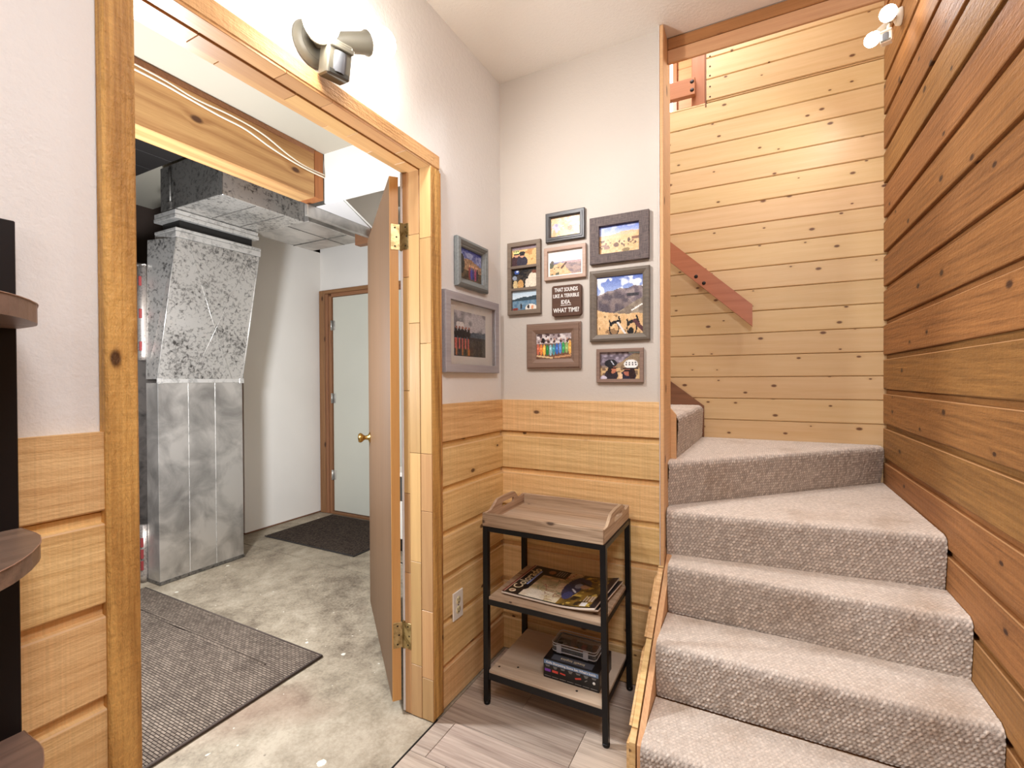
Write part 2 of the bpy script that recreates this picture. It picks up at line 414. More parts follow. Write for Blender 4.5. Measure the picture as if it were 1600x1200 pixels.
def weave(name, ca, cb, sx=95, sy=60, bump=.8):
    n = NT(name); p = n.coord(rand=False)
    br = n.n('TexBrick'); n.put(br.inputs['Vector'], p); br.inputs['Scale'].default_value = 1
    br.inputs['Brick Width'].default_value = 1.7 / sy; br.inputs['Row Height'].default_value = 1.0 / sx
    br.inputs['Mortar Size'].default_value = .0022; br.inputs['Mortar Smooth'].default_value = .9
    br.inputs['Color1'].default_value = (1, 1, 1, 1); br.inputs['Color2'].default_value = (.55, .55, .55, 1)
    br.inputs['Mortar'].default_value = (0, 0, 0, 1)
    wn = n.noise(p, 5, 3, .6); fn = n.noise(p, 160, 2, .5)
    f = n.math('MULTIPLY', br.outputs['Color'], n.math('MULTIPLY_ADD', wn, .9, .25))
    f = n.math('MULTIPLY', f, n.math('MULTIPLY_ADD', fn, .8, .6))
    c = n.ramp(f, [(.05, lin(ca)), (.75, lin(cb))])
    n.bump(br.outputs['Color'], bump, .004)
    return n.fin(c, .95, spec=.1)
M['rug'] = weave('woven_rug', (46, 37, 33), (136, 121, 107))
M['rug_band'] = plain('rug_binding', (74, 62, 55), .9)
def matmat():
    n = NT('coir_mat'); p = n.coord(rand=False)
    a = n.noise(p, 70, 3, .7); c = n.ramp(a, [(.35, lin((38, 31, 27))), (.7, lin((86, 73, 63)))])
    n.bump(a, .8, .01); return n.fin(c, .95, spec=.1)
M['mat'] = matmat()
def carpet():
    n = NT('berber_carpet'); p = n.coord(rand=False)
    big = n.noise(p, 4.5, 3, .55); fine = n.noise(p, 260, 3, .65); mid = n.noise(p, 75, 2, .5)
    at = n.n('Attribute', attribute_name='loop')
    c = n.ramp(n.math('ADD', n.math('MULTIPLY', fine, .6), n.math('MULTIPLY', mid, .4)), [(.25, lin((204, 186, 170))), (.6, lin((240, 226, 211))), (.85, lin((246, 236, 224)))])
    c = n.mix(n.ramp(big, [(.52, (0, 0, 0)), (.78, (.5, .5, .5))]), c, lin((176, 146, 116)))
    c = n.mix(n.math('MULTIPLY', n.math('SUBTRACT', 1.0, at.outputs['Fac'], clamp=True), .80), c, lin((92, 80, 73)))  # gaps between loops darkened: occlusion shade put into the colour
    n.bump(n.math('ADD', fine, mid), .5, .004)
    return n.fin(c, 1.0, spec=.05)
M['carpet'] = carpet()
def frame_mat(name, a, b, tex='wood', axis='X'):
    if tex == 'wood': return wood(name, a, b, axis=axis, ring=50, dist=4, rough=.5, vary=.03, fiber=.6)
    n = NT(name); p = n.coord(rand=False)
    w1 = n.noise(n.coord((30, 1, 400), rand=False), 1, 2, .6); w2 = n.noise(n.coord((400, 1, 30), rand=False), 1, 2, .6)
    f = n.math('MAXIMUM', w1, w2); n.bump(f, .7, .003)
    return n.fin(n.ramp(f, [(.42, lin(b)), (.72, lin(a))]), .6)
VC = NT('printed_picture'); _a = VC.n('Attribute', attribute_name='Col'); M['print'] = VC.fin(_a.outputs['Color'], .35, spec=.4)

# ------------------------------------------------------------------ planks
def siding_profile(pitch, face=.150, depth=.020, chan=.0062):
    # y is minus the depth (the face looks to -Y); starts at the lower lip
    return [(0, 0), (-depth + .002, 0), (-depth, .003), (-depth, face - .001), (-depth + .0028, face + .0018), (-chan, face + .003), (-chan, pitch - .005), (-.001, pitch - .0045), (-.001, pitch), (0, pitch)]
def siding_mesh(L, pitch, face=.150, depth=.020, top=None):
    prof = siding_profile(pitch, face, depth)
    if top is not None: prof = [(0, 0), (-depth + .002, 0), (-depth, .003), (-depth, top), (0, top)]
    mb = MB(); mb.prism([(-L / 2, y, z) for y, z in prof], (L, 0, 0)); mb.edge = (None if top is not None else 5); return mb
def pine_mesh(L, pitch, depth=.018):
    v = .0045
    prof = [(0, 0), (-depth + v, 0), (-depth, v), (-depth, pitch - v), (-depth + v, pitch - .0022), (-.003, pitch - .002), (-.003, pitch), (0, pitch)]
    mb = MB(); mb.prism([(-L / 2, y, z) for y, z in prof], (L, 0, 0)); return mb
_cache = {}
def plank_at(parent, mat, kind, L, pitch, loc, rotz, **kw):
    key = (kind, round(L, 4), round(pitch, 4), mat.name, tuple(kw.items()))
    if key not in _cache:
        _cache[key] = (siding_mesh if kind == 's' else pine_mesh)(L, pitch, **kw).mesh('plank')
        _cache[key].materials.append(mat)
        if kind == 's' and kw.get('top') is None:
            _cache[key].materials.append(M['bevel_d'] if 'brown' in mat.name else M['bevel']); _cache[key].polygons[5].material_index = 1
    return link('plank', _cache[key], None, parent, loc, (0, 0, rotz))

# ------------------------------------------------------------------ dimensions
XL, YB, XR, YS, HC = -1.12, 2.03, .595, 3.083, 2.745      # wall faces; siding stands 2 cm proud
YW = 2.165                                                # back of the picture wall
YR = -1.7                                                 # rear wall

# ------------------------------------------------------------------ the setting
fl = tag(wobj('floor', MB().box((-1.09, YR, -.05), (.62, 2.03, -.0035)), plain('underlay', (60, 54, 50), .9)),
         'grey brown wood-look vinyl plank floor in front of the stairs', 'floor', kind='structure')
row = 0
y = YR
rows = [1.48 + .185 * k for k in range(-17, 3)]
for ry in rows:
    off = {1.48: -.565, 1.665: -.83, 1.295: .20}.get(round(ry, 3), random.uniform(-1.2, 0))
    x = off - 1.22 * 3
    w = min(.185, 2.01 - ry)
    while x < .6:
        a, b = max(x, -1.088), min(x + 1.22, .60 if ry < 1.40 else .60)
        if b - a > .03:
            wobj('plank', MB().bbox((a + .0007, ry + .0007, -.0034), (b - .0007, ry + w - .0007, 0), .0012), M['vinyl'], fl)
        x += 1.22
fu = tag(wobj('floor', MB().box((-4.6, -.7, -.06), (-1.091, 2.350, -.003)).box((-4.6, 2.3575, -.06), (-1.091, 3.5, -.003)).box((-4.6, 2.34, -.06), (-1.091, 2.36, -.012)), M['concrete']),
         'bare grey concrete slab of the utility room with paint specks', 'floor', kind='structure')
wobj('threshold_strip', MB().box((-1.093, .48, -.003), (-1.0885, 1.46, .0012)), M['slot'], fl)

wl = tag(wobj('wall_left', MB().box((-1.235, YR, 0), (XL, .475, HC)).box((-1.235, 1.455, 0), (XL, YW, HC)).box((-1.235, .475, 2.115), (XL, 1.455, HC)), M['drywall']),
         'textured cream wall with the doorway into the utility room', 'wall', kind='structure')
ZW = [1.056 - .1765 * k for k in range(7)]
def clad(parent, mat, rot, plane, a, b, zs, pitch=.1765, top=1.205):
    """siding between a and b along the wall"""
    L = b - a; mid = (a + b) / 2
    pl = parent.location
    for k, z in enumerate(zs):
        if rot == 0: loc = (mid, plane, z)
        else: loc = (plane, mid, z)
        kw = {'top': top - z} if k == 0 and top else {}
        if z < 0:
            continue
        plank_at(parent, mat, 's', L, pitch, tuple(Vector(loc) - pl), rot, **kw)
ZWL = [z for z in ZW if z > -.02]; ZWL = [max(z, 0.0) for z in ZWL]
clad(wl, M['cedar'], PI / 2, XL, YR, .436, ZWL)
clad(wl, M['cedar'], PI / 2, XL, 1.498, 2.0095, ZWL)
wb = tag(wobj('wall_back', MB().box((XL, YB, 0), (-.359, YW, HC)), M['drywall_s']),
         'cream wall behind the framed photos with cedar wainscot below', 'wall', kind='structure')
clad(wb, M['cedar'], 0, YB, -1.1195, -.361, ZWL)
wr = tag(wobj('wall_right', MB().box((XR, YR, -.05), (XR + .1, 3.2, 4.0)), M['drywall_s']),
         'wall of brown rough-sawn cedar siding on the right of the stairs', 'wall', kind='structure')
k = 0
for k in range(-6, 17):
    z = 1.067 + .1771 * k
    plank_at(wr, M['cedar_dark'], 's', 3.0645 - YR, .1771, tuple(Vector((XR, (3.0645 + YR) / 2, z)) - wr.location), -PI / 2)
ws = tag(wobj('wall_stair', MB().box((-1.24, YS, -.05), (XR + .1, YS + .12, 2.93)).box((-2.6, YS, 2.80), (-1.24, YS + .12, 2.93)).box((-.278, YS, 2.93), (XR + .1, YS + .12, 4.0)), M['drywall_s']),
         'wall of honey pine boards at the turn of the stairs', 'wall', kind='structure')
for k in range(-3, 15):
    z = 1.060 + .12625 * k
    if z + .126 > 2.96: break
    plank_at(ws, M['pine'], 'p', XR - .0005 + 1.24, .12625, tuple(Vector(((XR - .0005 - 1.24) / 2, YS, z)) - ws.location), 0)
zt = z + .12625
wobj('sill_board', MB().bbox((-1.24, YS - .02, zt + .001), (-.276, YS + .10, 2.944), .003), M['pine'], ws)
wobj('sill_board', MB().bbox((-.275, YS - .018, zt + .001), (XR - .002, YS, 2.962), .003), M['pine'], ws)
for k in range(0, 8):
    z = 2.965 + .1262 * k
    plank_at(ws, M['pine'], 'p', XR - .0005 + .278, .1262, tuple(Vector(((XR - .0005 - .278) / 2, YS - .002, z)) - ws.location), 0)
nb = MB()
for z in (2.985, 3.045, 3.11, 3.165, 3.225):
    nb.lathe([(0, .0012), (.0045, .0008), (.005, 0)], Matrix.Translation((-.256, YS - .0205, z)) @ Matrix.Rotation(PI / 2, 4, 'X'), 8)
o = wobj('nail_heads', nb, M['screw'], ws); o['kind'] = 'stuff'
wobj('corner_bead', MB().bbox((-.283, YS - .022, 2.93), (-.276, YS + .12, 3.9), .002), M['skirt'], ws)

tag(wobj('ceiling', MB().box((-1.235, YR, HC), (XR + .1, 2.094, HC + .1)), M['ceil']), 'textured cream ceiling over the front room', 'ceiling', kind='structure')
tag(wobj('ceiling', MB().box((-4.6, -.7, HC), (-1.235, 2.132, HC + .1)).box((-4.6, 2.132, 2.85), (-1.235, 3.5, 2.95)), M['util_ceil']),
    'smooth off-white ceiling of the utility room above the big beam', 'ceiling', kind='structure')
tag(wobj('ceiling', MB().box((-2.7, 2.1, 3.95), (XR + .1, YS + .2, 4.05)).box((-2.7, YS + .12, 5.0), (XR + .1, 4.6, 5.1)), M['ceil']), 'pale ceiling high over the stairwell', 'ceiling', kind='structure')
tag(wobj('wall_rear', MB().box((-1.235, YR - .1, -.05), (XR + .1, YR, HC)), M['drywall']), 'cream wall of the front room facing the stairs', 'wall', kind='structure')
tag(wobj('wall_upstairs', MB().box((-2.7, 4.3, 2.9), (XR + .1, 4.4, 5.0)).box((XR, YS, 2.9), (XR + .1, 4.4, 5.0)), M['upboard']), 'reddish board wall upstairs seen past the guard rail', 'wall', kind='structure')
uw = SC.objects['wall_upstairs']
for k in range(0, 18):
    plank_at(uw, M['upboard'], 'p', 3.2, .115, tuple(Vector((-1.0, 4.3, 2.92 + .115 * k)) - uw.location), 0)
wi = tag(wobj('window_1', MB().bbox((-.735, 4.250, 3.40), (-.615, 4.281, 4.75), .004), M['rail_z']), 'narrow bright window upstairs beyond the guard rail', 'window', kind='structure')
wobj('pane', MB().box((-.700, 4.246, 3.44), (-.650, 4.252, 4.70)), M['daylight'], wi)
tag(wobj('wall_flight', MB().box((-1.24, YB + .01, HC), (-.345, YW, 4.0)).box((-.345, 2.10, HC), (XR, YW, 4.0)), M['drywall_s']),
    'cream wall over the stair header closing the upper flight', 'wall', kind='structure')
tag(wobj('wall_flight_end', MB().box((-1.34, YW, .0), (-1.24, YS, 4.0)), M['drywall_s']), 'cream end wall of the upper stair flight', 'wall', kind='structure')
tag(wobj('wall_landing', MB().box((-2.7, YS, 2.93), (-2.6, 4.5, 5.0)), M['drywall_s']), 'cream side wall of the upstairs landing', 'wall', kind='structure')
tag(wobj('wall_landing_head', MB().box((-2.7, YS + .12, 3.95), (XR + .1, YS + .2, 5.0)), M['drywall_s']), 'cream head wall between stairwell and landing ceilings', 'wall', kind='structure')

# utility room walls
tag(wobj('wall_utility_left', MB().box((-3.90, 2.49, .012), (-3.857, 3.29, 2.57)), M['util_wall']), 'smooth white wall panel beside the sheet metal plenum', 'wall', kind='structure')
wf = tag(wobj('wall_utility_back', MB().box((-3.858, 3.29, .0), (-3.845, 3.40, 2.85)).box((-2.70, 3.29, .0), (-1.2, 3.40, 2.85)).box((-3.845, 3.29, 2.19), (-2.70, 3.40, 2.85)), M['util_wall']),
         'white wall around the grey door of the utility room', 'wall', kind='structure')
tag(wobj('wall_furnace', MB().box((-4.60, -.7, -.05), (-4.50, 3.5, 2.85)).box((-4.6, 3.4, 0), (-3.85, 3.5, 2.85)).box((-4.6, -.8, 0), (-1.235, -.7, 2.85)), plain('dark_boards', (58, 44, 36), .8)),
    'dark wall behind the furnace', 'wall', kind='structure')
sf = tag(wobj('wall_soffit', MB().box((-2.455, 2.131, 2.432), (-1.236, 2.15, HC)).prism([(-2.303, 2.131, 2.436), (-2.80, 3.15, 2.436), (-2.79, 3.16, 2.436), (-2.29, 2.14, 2.436)], (0, 0, .42)), M['util_wall']),
         'white dropped wall to the right of the beam end', 'wall', kind='structure')
wobj('stud', MB().bbox((-3.93, 2.40, 0), (-3.885, 2.488, 2.6), .003), M['studs'], SC.objects['wall_utility_left'])
wobj('stud', MB().bbox((-3.93, 2.28, 0), (-3.89, 2.36, 2.6), .003), M['studs'], SC.objects['wall_utility_left'])
wobj('sole_plate', MB().bbox((-3.90, 2.495, -.002), (-3.862, 3.285, .011), .002), M['skirt'], SC.objects['wall_utility_left'])

# door casing and jamb
tr = thing('trim_1', 'rough cedar casing and finger-jointed jamb around the open doorway', 'trim', (-1.09, .46, 0), kind='structure')
wobj('casing', MB().bbox((-1.119, .435, 0), (-1.09, .489, 2.162), .004), M['casing'], tr)
wobj('casing', MB().bbox((-1.119, 1.4415, 0.004), (-1.090, 1.497, 2.109), .004), M['casing'], tr)
wobj('casing', MB().bbox((-1.119, .491, 2.1095), (-1.090, 1.497, 2.164), .004), M['casing_x'], tr)
wobj('casing_bead', MB().tube([(-1.098, 1.4995, 0.004), (-1.0965, 1.5005, 1.1), (-1.098, 1.4995, 2.10)], .007, 8), M['casing'], tr)
wobj('jamb', MB().bbox((-1.228, .472, 0), (-1.092, .488, 2.12), .002), M['casing'], tr)
strips = [(-1.2285, -1.198), (-1.198, -1.146), (-1.146, -1.0925)]
cuts = [[0, .55, .86, 1.26, 1.70, 2.11], [0, .20, .60, 1.02, 1.52, 1.86, 2.11], [0, .16, .42, .80, 1.02, 1.44, 1.84, 2.11]]
for (a, b), cs, dep in zip(strips, cuts, (0, .0015, 0)):
    for z0, z1 in zip(cs[:-1], cs[1:]):
        wobj('block', MB().bbox((a + .0004, 1.4385 - dep, z0 + .001), (b - .0004, 1.4570, z1 - .0006), .001), M['block'], tr)
cutsy = [[.49, .72, 1.06, 1.25, 1.437], [.49, .64, .90, 1.13, 1.36, 1.437], [.49, .83, .98, 1.30, 1.437]]
for (a, b), cs, dep in zip(strips, cutsy, (0, .004, 0)):
    for y0, y1 in zip(cs[:-1], cs[1:]):
        wobj('block', MB().bbox((a + .0004, y0 + .0005, 2.104 - dep), (b - .0004, y1 - .0005, 2.122), .001), M['block_y'], tr)
wobj('edge_strip', MB().bbox((-1.2405, 1.4385, 0.002), (-1.2295, 1.456, 2.11), .002), M['white_sheet'], tr)

# open door leaf
TH = math.radians(-130.5)
pin = Vector((-1.236, 1.440, 0))
dr = thing('door_1', 'open oak-veneer door leaf swung into the utility room', 'door', pin, TH, kind='structure')
# local frame: leaf runs along -Y from the pin, its room side looks to +X
obj('leaf', MB().bbox((.010, -.914, .045), (.045, -.0052, 2.092), .0015), M['oak'], dr)
obj('edge_strip', MB().bbox((.0105, -.0050, .0455), (.0445, -.0018, 2.0915), .0006), M['edge'], dr)
for z0 in (1.858, .303):
    h = MB().bbox((.004, -.0018, z0 - .05), (.040, .0004, z0 + .05), .0006)
    hg = obj('hinge', h, M['brass_old'], dr)
    kb = MB().lathe([(0, -.055), (.0055, -.052), (.0055, .052), (.007, .053), (0, .058)], Matrix.Translation((.0, .002, z0)), 10)
    obj('hinge_pin', kb, M['brass_old'], hg)
    sb = MB()
    for dx, dz in ((.016, .036), (.010, 0), (.016, -.036)):
        sb.lathe([(0, .0008), (.0032, .0004), (.0036, 0)], Matrix.Translation((dx + .008, .0005, z0 + dz)) @ Matrix.Rotation(-PI / 2, 4, 'X'), 8)
    obj('screws', sb, M['screw'], hg)
    R = Matrix.Rotation(-TH, 3, 'Z')
    jl = wobj('hinge_leaf', MB().bbox((-1.232, 1.4360, z0 - .05), (-1.197, 1.4382, z0 + .05), .0006), M['brass_old'], tr)
    sb = MB()
    for dx, dz in ((.020, .036), (.026, 0), (.020, -.036)):
        sb.lathe([(0, .0008), (.0032, .0004), (.0036, 0)], Matrix.Translation((-1.232 + dx, 1.4360, z0 + dz)) @ Matrix.Rotation(PI / 2, 4, 'X'), 8)
    wobj('screws', sb, M['screw'], jl)
kprof = [(0, -.001), (.030, 0), (.030, .004), (.014, .010), (.011, .026), (.016, .034), (.0255, .044), (.027, .054), (.022, .062), (0, .065)]
for sgn in (1, -1):
    Mx = Matrix.Translation((.045 if sgn > 0 else .010, -.852, .985)) @ Matrix.Rotation(sgn * PI / 2, 4, 'Y')
    obj('door_knob', MB().lathe(kprof, Mx, 24), M['brass'], dr)

# far door of the utility room
d2 = thing('door_2', 'pale grey door on three hinges in a red-brown timber frame', 'door', (-3.7, 3.29, 0), kind='structure')
wobj('frame_post', MB().bbox((-3.850, 3.262, 0), (-3.775, 3.335, 2.185), .004), M['studs'], d2)
wobj('frame_post', MB().bbox((-3.772, 3.268, 0), (-3.735, 3.345, 2.150), .003), M['studs'], d2)
wobj('frame_post', MB().bbox((-3.733, 3.276, 0), (-3.698, 3.355, 2.128), .003), M['studs'], d2)
wobj('frame_post', MB().bbox((-2.78, 3.266, 0), (-2.705, 3.345, 2.185), .004), M['studs'], d2)
wobj('frame_head', MB().bbox((-3.774, 3.264, 2.152), (-2.70, 3.335, 2.186), .003), M['studs_x'], d2)
wobj('frame_head', MB().bbox((-3.697, 3.276, 2.118), (-2.781, 3.350, 2.151), .003), M['studs_x'], d2)
wobj('leaf', MB().bbox((-3.690, 3.292, .028), (-2.785, 3.333, 2.115), .003), M['grey_door'], d2)
wobj('sill', MB().bbox((-3.69, 3.268, 0), (-2.785, 3.40, .022), .003), M['skirt'], d2)
for z0 in (1.84, 1.13, .38):
    wobj('hinge', MB().lathe([(0, -.05), (.009, -.048), (.009, .048), (0, .05)], Matrix.Translation((-3.694, 3.276, z0)), 10).bbox((-3.693, 3.287, z0 - .045), (-3.66, 3.2925, z0 + .045), .001), M['galv'], d2)

# picture wall end trim and the header over the stairs
t2 = thing('trim_2', 'pale pine jamb board on the end of the picture wall', 'trim', (-.35, 2.1, 0), kind='structure')
wobj('jamb_board', MB().bbox((-.3575, 1.998, 0), (-.3425, 2.166, 2.742), .002), M['post'], t2)
wobj('edge_strip', MB().bbox((-.3605, 1.996, 0), (-.3578, 2.03, 2.742), .0008), M['white_sheet'], t2)
t3 = thing('trim_3', 'two-board timber header under the ceiling across the stair opening', 'trim', (.1, 2.1, 2.7), kind='structure')
wobj('header_board', MB().bbox((-.342, 2.096, 2.698), (.574, 2.116, HC), .003), M['header_d'], t3)
wobj('header_board', MB().bbox((-.342, 2.098, 2.640), (.574, 2.114, 2.6965), .003), M['header_l'], t3)

# ------------------------------------------------------------------ staircase
def carpet_sheet(front, back, z, h, name, parent, nose=.03, under=.018, res=.0034):
    """one carpeted step: riser below the nosing, rounded nosing, tread up to the back line; loops are real relief"""
    (ax, ay), (bx, by) = front; (cx_, cy_), (dx, dy) = back
    A = np.array((ax, ay)); B = np.array((bx, by)); Cc = np.array((cx_, cy_)); D = np.array((dx, dy))
    L = np.linalg.norm(B - A); t = (B - A) / L; nrm = np.array((t[1], -t[0]))      # outward
    nu = int(L / res)
    U = np.linspace(0, 1, nu + 1)
    # profile along v for the riser and the nosing: (out, z, nout, nz)
    r = nose; prof = []
    hr = h - r
    for q in np.linspace(0, 1, int(hr / res)):
        prof.append((-under * (1 - q) ** 1.3, -h + hr * q, 1, 0))
    for a in np.linspace(0, PI / 2, max(4, int(r * 1.57 / res)))[1:]:
        prof.append((-r + r * math.cos(a), -r + r * math.sin(a), math.cos(a), math.sin(a)))
    depth_max = max(np.linalg.norm(Cc - A), np.linalg.norm(D - B)) - r
    nt = max(6, int(depth_max / res))
    P = []; N = []; V = []; Uu = []
    lv = 0
    last = None
    for (o, zz, n1, n2) in prof:
        if last is not None: lv += math.hypot(o - last[0], zz - last[1])
        last = (o, zz)
        base = A[None] + (B - A)[None] * U[:, None] + nrm[None] * o
        P.append(np.c_[base, np.full(nu + 1, z + zz)]); N.append(np.tile((nrm[0] * n1, nrm[1] * n1, n2), (nu + 1, 1)))
        V.append(np.full(nu + 1, lv)); Uu.append(U * L)
    f0 = P[-1][:, :2]; b0 = Cc[None] + (D - Cc)[None] * U[:, None]
    for q in np.linspace(0, 1, nt + 1)[1:]:
        base = f0 + (b0 - f0) * q
        P.append(np.c_[base, np.full(nu + 1, z)]); N.append(np.tile((0, 0, 1), (nu + 1, 1)))
        V.append(lv + np.linalg.norm(base - f0, axis=1)); Uu.append((base - A) @ t)
    P = np.array(P); N = np.array(N); V = np.array(V); Uu = np.array(Uu)
    # berber loops in slanting rows
    ca, sa = math.cos(.95), math.sin(.95)
    a = (Uu * ca + V * sa) / .0150; b = (-Uu * sa + V * ca) / .0100
    rowi = np.floor(b); a2 = a + .5 * (rowi % 2) + .25 * np.sin(rowi * 12.9 + Uu * 9)
    fa = a2 - np.floor(a2) - .5; fb = b - rowi - .5
    hsh = np.modf(np.abs(np.sin(np.floor(a2) * 12.9898 + rowi * 78.233) * 43758.5))[0]
    loop = np.clip(1 - (fa * 2) ** 2, 0, 1) ** .5 * np.clip(1 - (fb * 2) ** 2, 0, 1) ** .5
    loop = loop * (.45 + .55 * hsh)
    riser_weight = 1.0 - .72 * np.clip((N[..., 2] - .55) / .4, 0, 1)          # flatter pile and less painted gap shade on treads, as if better lit
    P = P + N * (loop * .0048 * riser_weight)[..., None] + N * (rng.normal(0, .0005, loop.shape))[..., None]
    P[..., 0] = np.minimum(P[..., 0], .5732)
    nv = P.shape[0]
    idx = np.arange(nv * (nu + 1)).reshape(nv, nu + 1)
    Q = np.stack([idx[:-1, :-1], idx[:-1, 1:], idx[1:, 1:], idx[1:, :-1]], -1).reshape(-1, 4)
    me = bpy.data.meshes.new(name)
    c0 = P.reshape(-1, 3).mean(0)
    me.vertices.add(nv * (nu + 1)); me.vertices.foreach_set('co', (P.reshape(-1, 3) - c0).ravel())
    me.loops.add(Q.size); me.loops.foreach_set('vertex_index', Q.ravel().astype(np.int32))
    me.polygons.add(len(Q)); me.polygons.foreach_set('loop_start', np.arange(0, Q.size, 4, dtype=np.int32))
    me.polygons.foreach_set('loop_total', np.full(len(Q), 4, dtype=np.int32))
    me.polygons.foreach_set('use_smooth', np.ones(len(Q), dtype=bool))
    me.update(calc_edges=True)
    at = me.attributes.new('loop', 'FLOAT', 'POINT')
    at.data.foreach_set('value', (1 - (1 - loop) * (.25 + .75 * riser_weight)).ravel().astype(np.float32))
    q = Vector(c0) - parent.location
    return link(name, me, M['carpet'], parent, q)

st = thing('staircase', 'carpeted winder staircase with beige berber carpet turning left', 'staircase', (.1, 1.44, 0))
XS0, XS1 = -.318, .573
ys = [1.438, 1.684, 1.926]
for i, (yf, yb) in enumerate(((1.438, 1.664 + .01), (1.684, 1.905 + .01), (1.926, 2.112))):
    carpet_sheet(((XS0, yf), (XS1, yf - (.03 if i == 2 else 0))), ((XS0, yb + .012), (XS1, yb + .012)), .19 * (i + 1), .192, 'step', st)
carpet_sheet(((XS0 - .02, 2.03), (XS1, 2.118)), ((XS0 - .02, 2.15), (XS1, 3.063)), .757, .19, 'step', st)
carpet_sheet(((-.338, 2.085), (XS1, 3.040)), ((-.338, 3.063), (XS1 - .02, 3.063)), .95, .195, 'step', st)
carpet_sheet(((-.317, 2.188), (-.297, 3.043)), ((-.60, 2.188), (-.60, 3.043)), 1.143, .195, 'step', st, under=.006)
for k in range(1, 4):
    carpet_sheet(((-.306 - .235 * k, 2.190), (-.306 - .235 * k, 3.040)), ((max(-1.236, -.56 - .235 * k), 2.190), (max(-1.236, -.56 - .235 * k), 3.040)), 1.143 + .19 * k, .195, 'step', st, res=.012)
# the timber carcass under the carpet
cb = MB()
for i, yf in enumerate(ys): cb.box((XS0 - .001, yf + .03, -.0), (XS1 - .002, 2.14, .19 * (i + 1) - .012))
cb.prism([(-.335, 2.06, .0), (XS1 - .002, 2.15, .0), (XS1 - .002, 3.06, .0), (-.335, 3.06, .0)], (0, 0, .745))
cb.prism([(-.335, 2.16, .745), (XS1 - .05, 3.06, .745), (-.335, 3.06, .745)], (0, 0, .193))
for k in range(4): cb.box((-1.235, 2.18, .9), (-.336 - .235 * k, 3.06, 1.13 + .19 * k))
wobj('carcass', cb, M['header_l'], st)
# stringer and its cladding, top edges on the pitch of the stairs
def pitchz(yy): return .145 + .76 * (yy - 1.49)
wobj('stringer', MB().prism([(-.340, 1.49, 0), (-.340, 1.49, .147), (-.340, 2.30, pitchz(2.30)), (-.340, 2.30, 0)], (.0195, 0, 0)), M['stringer'], st)
pz = [0, .1765, .353, .5295]
for k, z0 in enumerate(pz):
    z1 = z0 + .1765
    def yat(z): return 1.49 + (z - .150) / .76
    yl0, yl1 = max(1.49, yat(z0)), max(1.49, yat(z1 - .004))
    y2 = 1.996
    if yl0 >= y2: break
    pts = [(yl0, z0)]
    if yl0 == 1.49 and yat(z0) < 1.49: pts.append((1.49, min(z1 - .004, .150)))
    if yl1 > 1.49: pts.append((min(yl1, y2), z1 - .004 if yl1 <= y2 else .150 + .76 * (y2 - 1.49)))
    pts += [(y2, min(z1 - .004, .150 + .76 * (y2 - 1.49))), (y2, z0)]
    out = []
    for q in pts:
        if not out or (abs(out[-1][0] - q[0]) + abs(out[-1][1] - q[1])) > 1e-4: out.append(q)
    wobj('plank', MB().prism([(-.3645, a, b) for a, b in out], (.0195, 0, 0)), M['cedar'], st)
    # the lower lip of each board stands prouder than its top
    e0, e1 = max(1.49, yat(z0)), max(1.49, yat(z0 + .145))
    lip = [(e0, z0 + .002), (e1, z0 + .145)] if e0 > 1.49 else [(1.49, z0 + .002), (1.49, min(.150, z0 + .145)), (e1, z0 + .145)]
    if lip[-1][0] < y2:
        lip += [(y2, z0 + .145), (y2, z0 + .002)]
        wobj('plank', MB().prism([(-.3725, a, b) for a, b in lip], (.0078, 0, 0)), M['cedar'], st)
wobj('skirt_board', MB().prism([(-.290, YS - .0195, .93), (-.290, YS - .0195, 1.139), (-1.23, YS - .0195, 1.139 + .94 * .77), (-1.23, YS - .0195, .93)], (0, -.018, 0)), M['skirt'], st)
wobj('skirt_board', MB().prism([(-.3205, 2.167, .945), (-.3205, 2.167, 1.143), (-.345, 2.167, 1.172), (-1.23, 2.167, 1.172 + .885 * .77), (-1.23, 2.167, .945)], (0, .019, 0)), M['post'], st)

# handrail on the pine wall
hr = thing('handrail', 'red fir handrail board bolted to the pine wall', 'handrail', (-.03, 3.0, 1.65))
s_ = (2.126 - 1.716) / .439
wobj('rail_board', MB().prism([(-.030, 2.985, 1.596), (-.030, 2.985, 1.718), (-1.22, 2.985, 1.718 + 1.19 * s_), (-1.22, 2.985, 1.596 + 1.19 * s_)], (0, .036, 0)), M['rail'], hr)
for bx in (-.20, -1.0):
    zc = 1.657 + (-bx + .095 - .03) * s_
    wobj('bracket_block', MB().bbox((bx - .125, 3.0212, zc - .028), (bx - .065, YS - .019, zc + .028), .003), M['rail'], hr)
for bx, bz in ((-.327, 1.906), (-.284, 1.863)):
    wobj('bolt', MB().lathe([(0, .003), (.007, .0025), (.011, 0), (.011, -.004)], Matrix.Translation((bx, 2.985, bz)) @ Matrix.Rotation(PI / 2, 4, 'X'), 12), M['screw'], hr)

# guard rail upstairs
gr = thing('guardrail', 'red fir post and rail of the upstairs landing above the pine wall', 'railing', (-.32, 3.12, 2.944))
wobj('post', MB().bbox((-.362, YS + .004, 2.945), (-.284, YS + .08, 3.94), .003), M['rail_z'], gr)
for z in (3.018, 3.46):
    wobj('rail', MB().bbox((-1.22, YS - .034, z), (-.338, YS + .003, z + .105), .003), M['rail'], gr)
    for dz in (.028, .078):
        wobj('bolt', MB().lathe([(0, .003), (.007, .0025), (.012, 0), (.012, -.004)], Matrix.Translation((-.355, YS - .034, z + dz)) @ Matrix.Rotation(PI / 2, 4, 'X'), 12), M['screw'], gr)

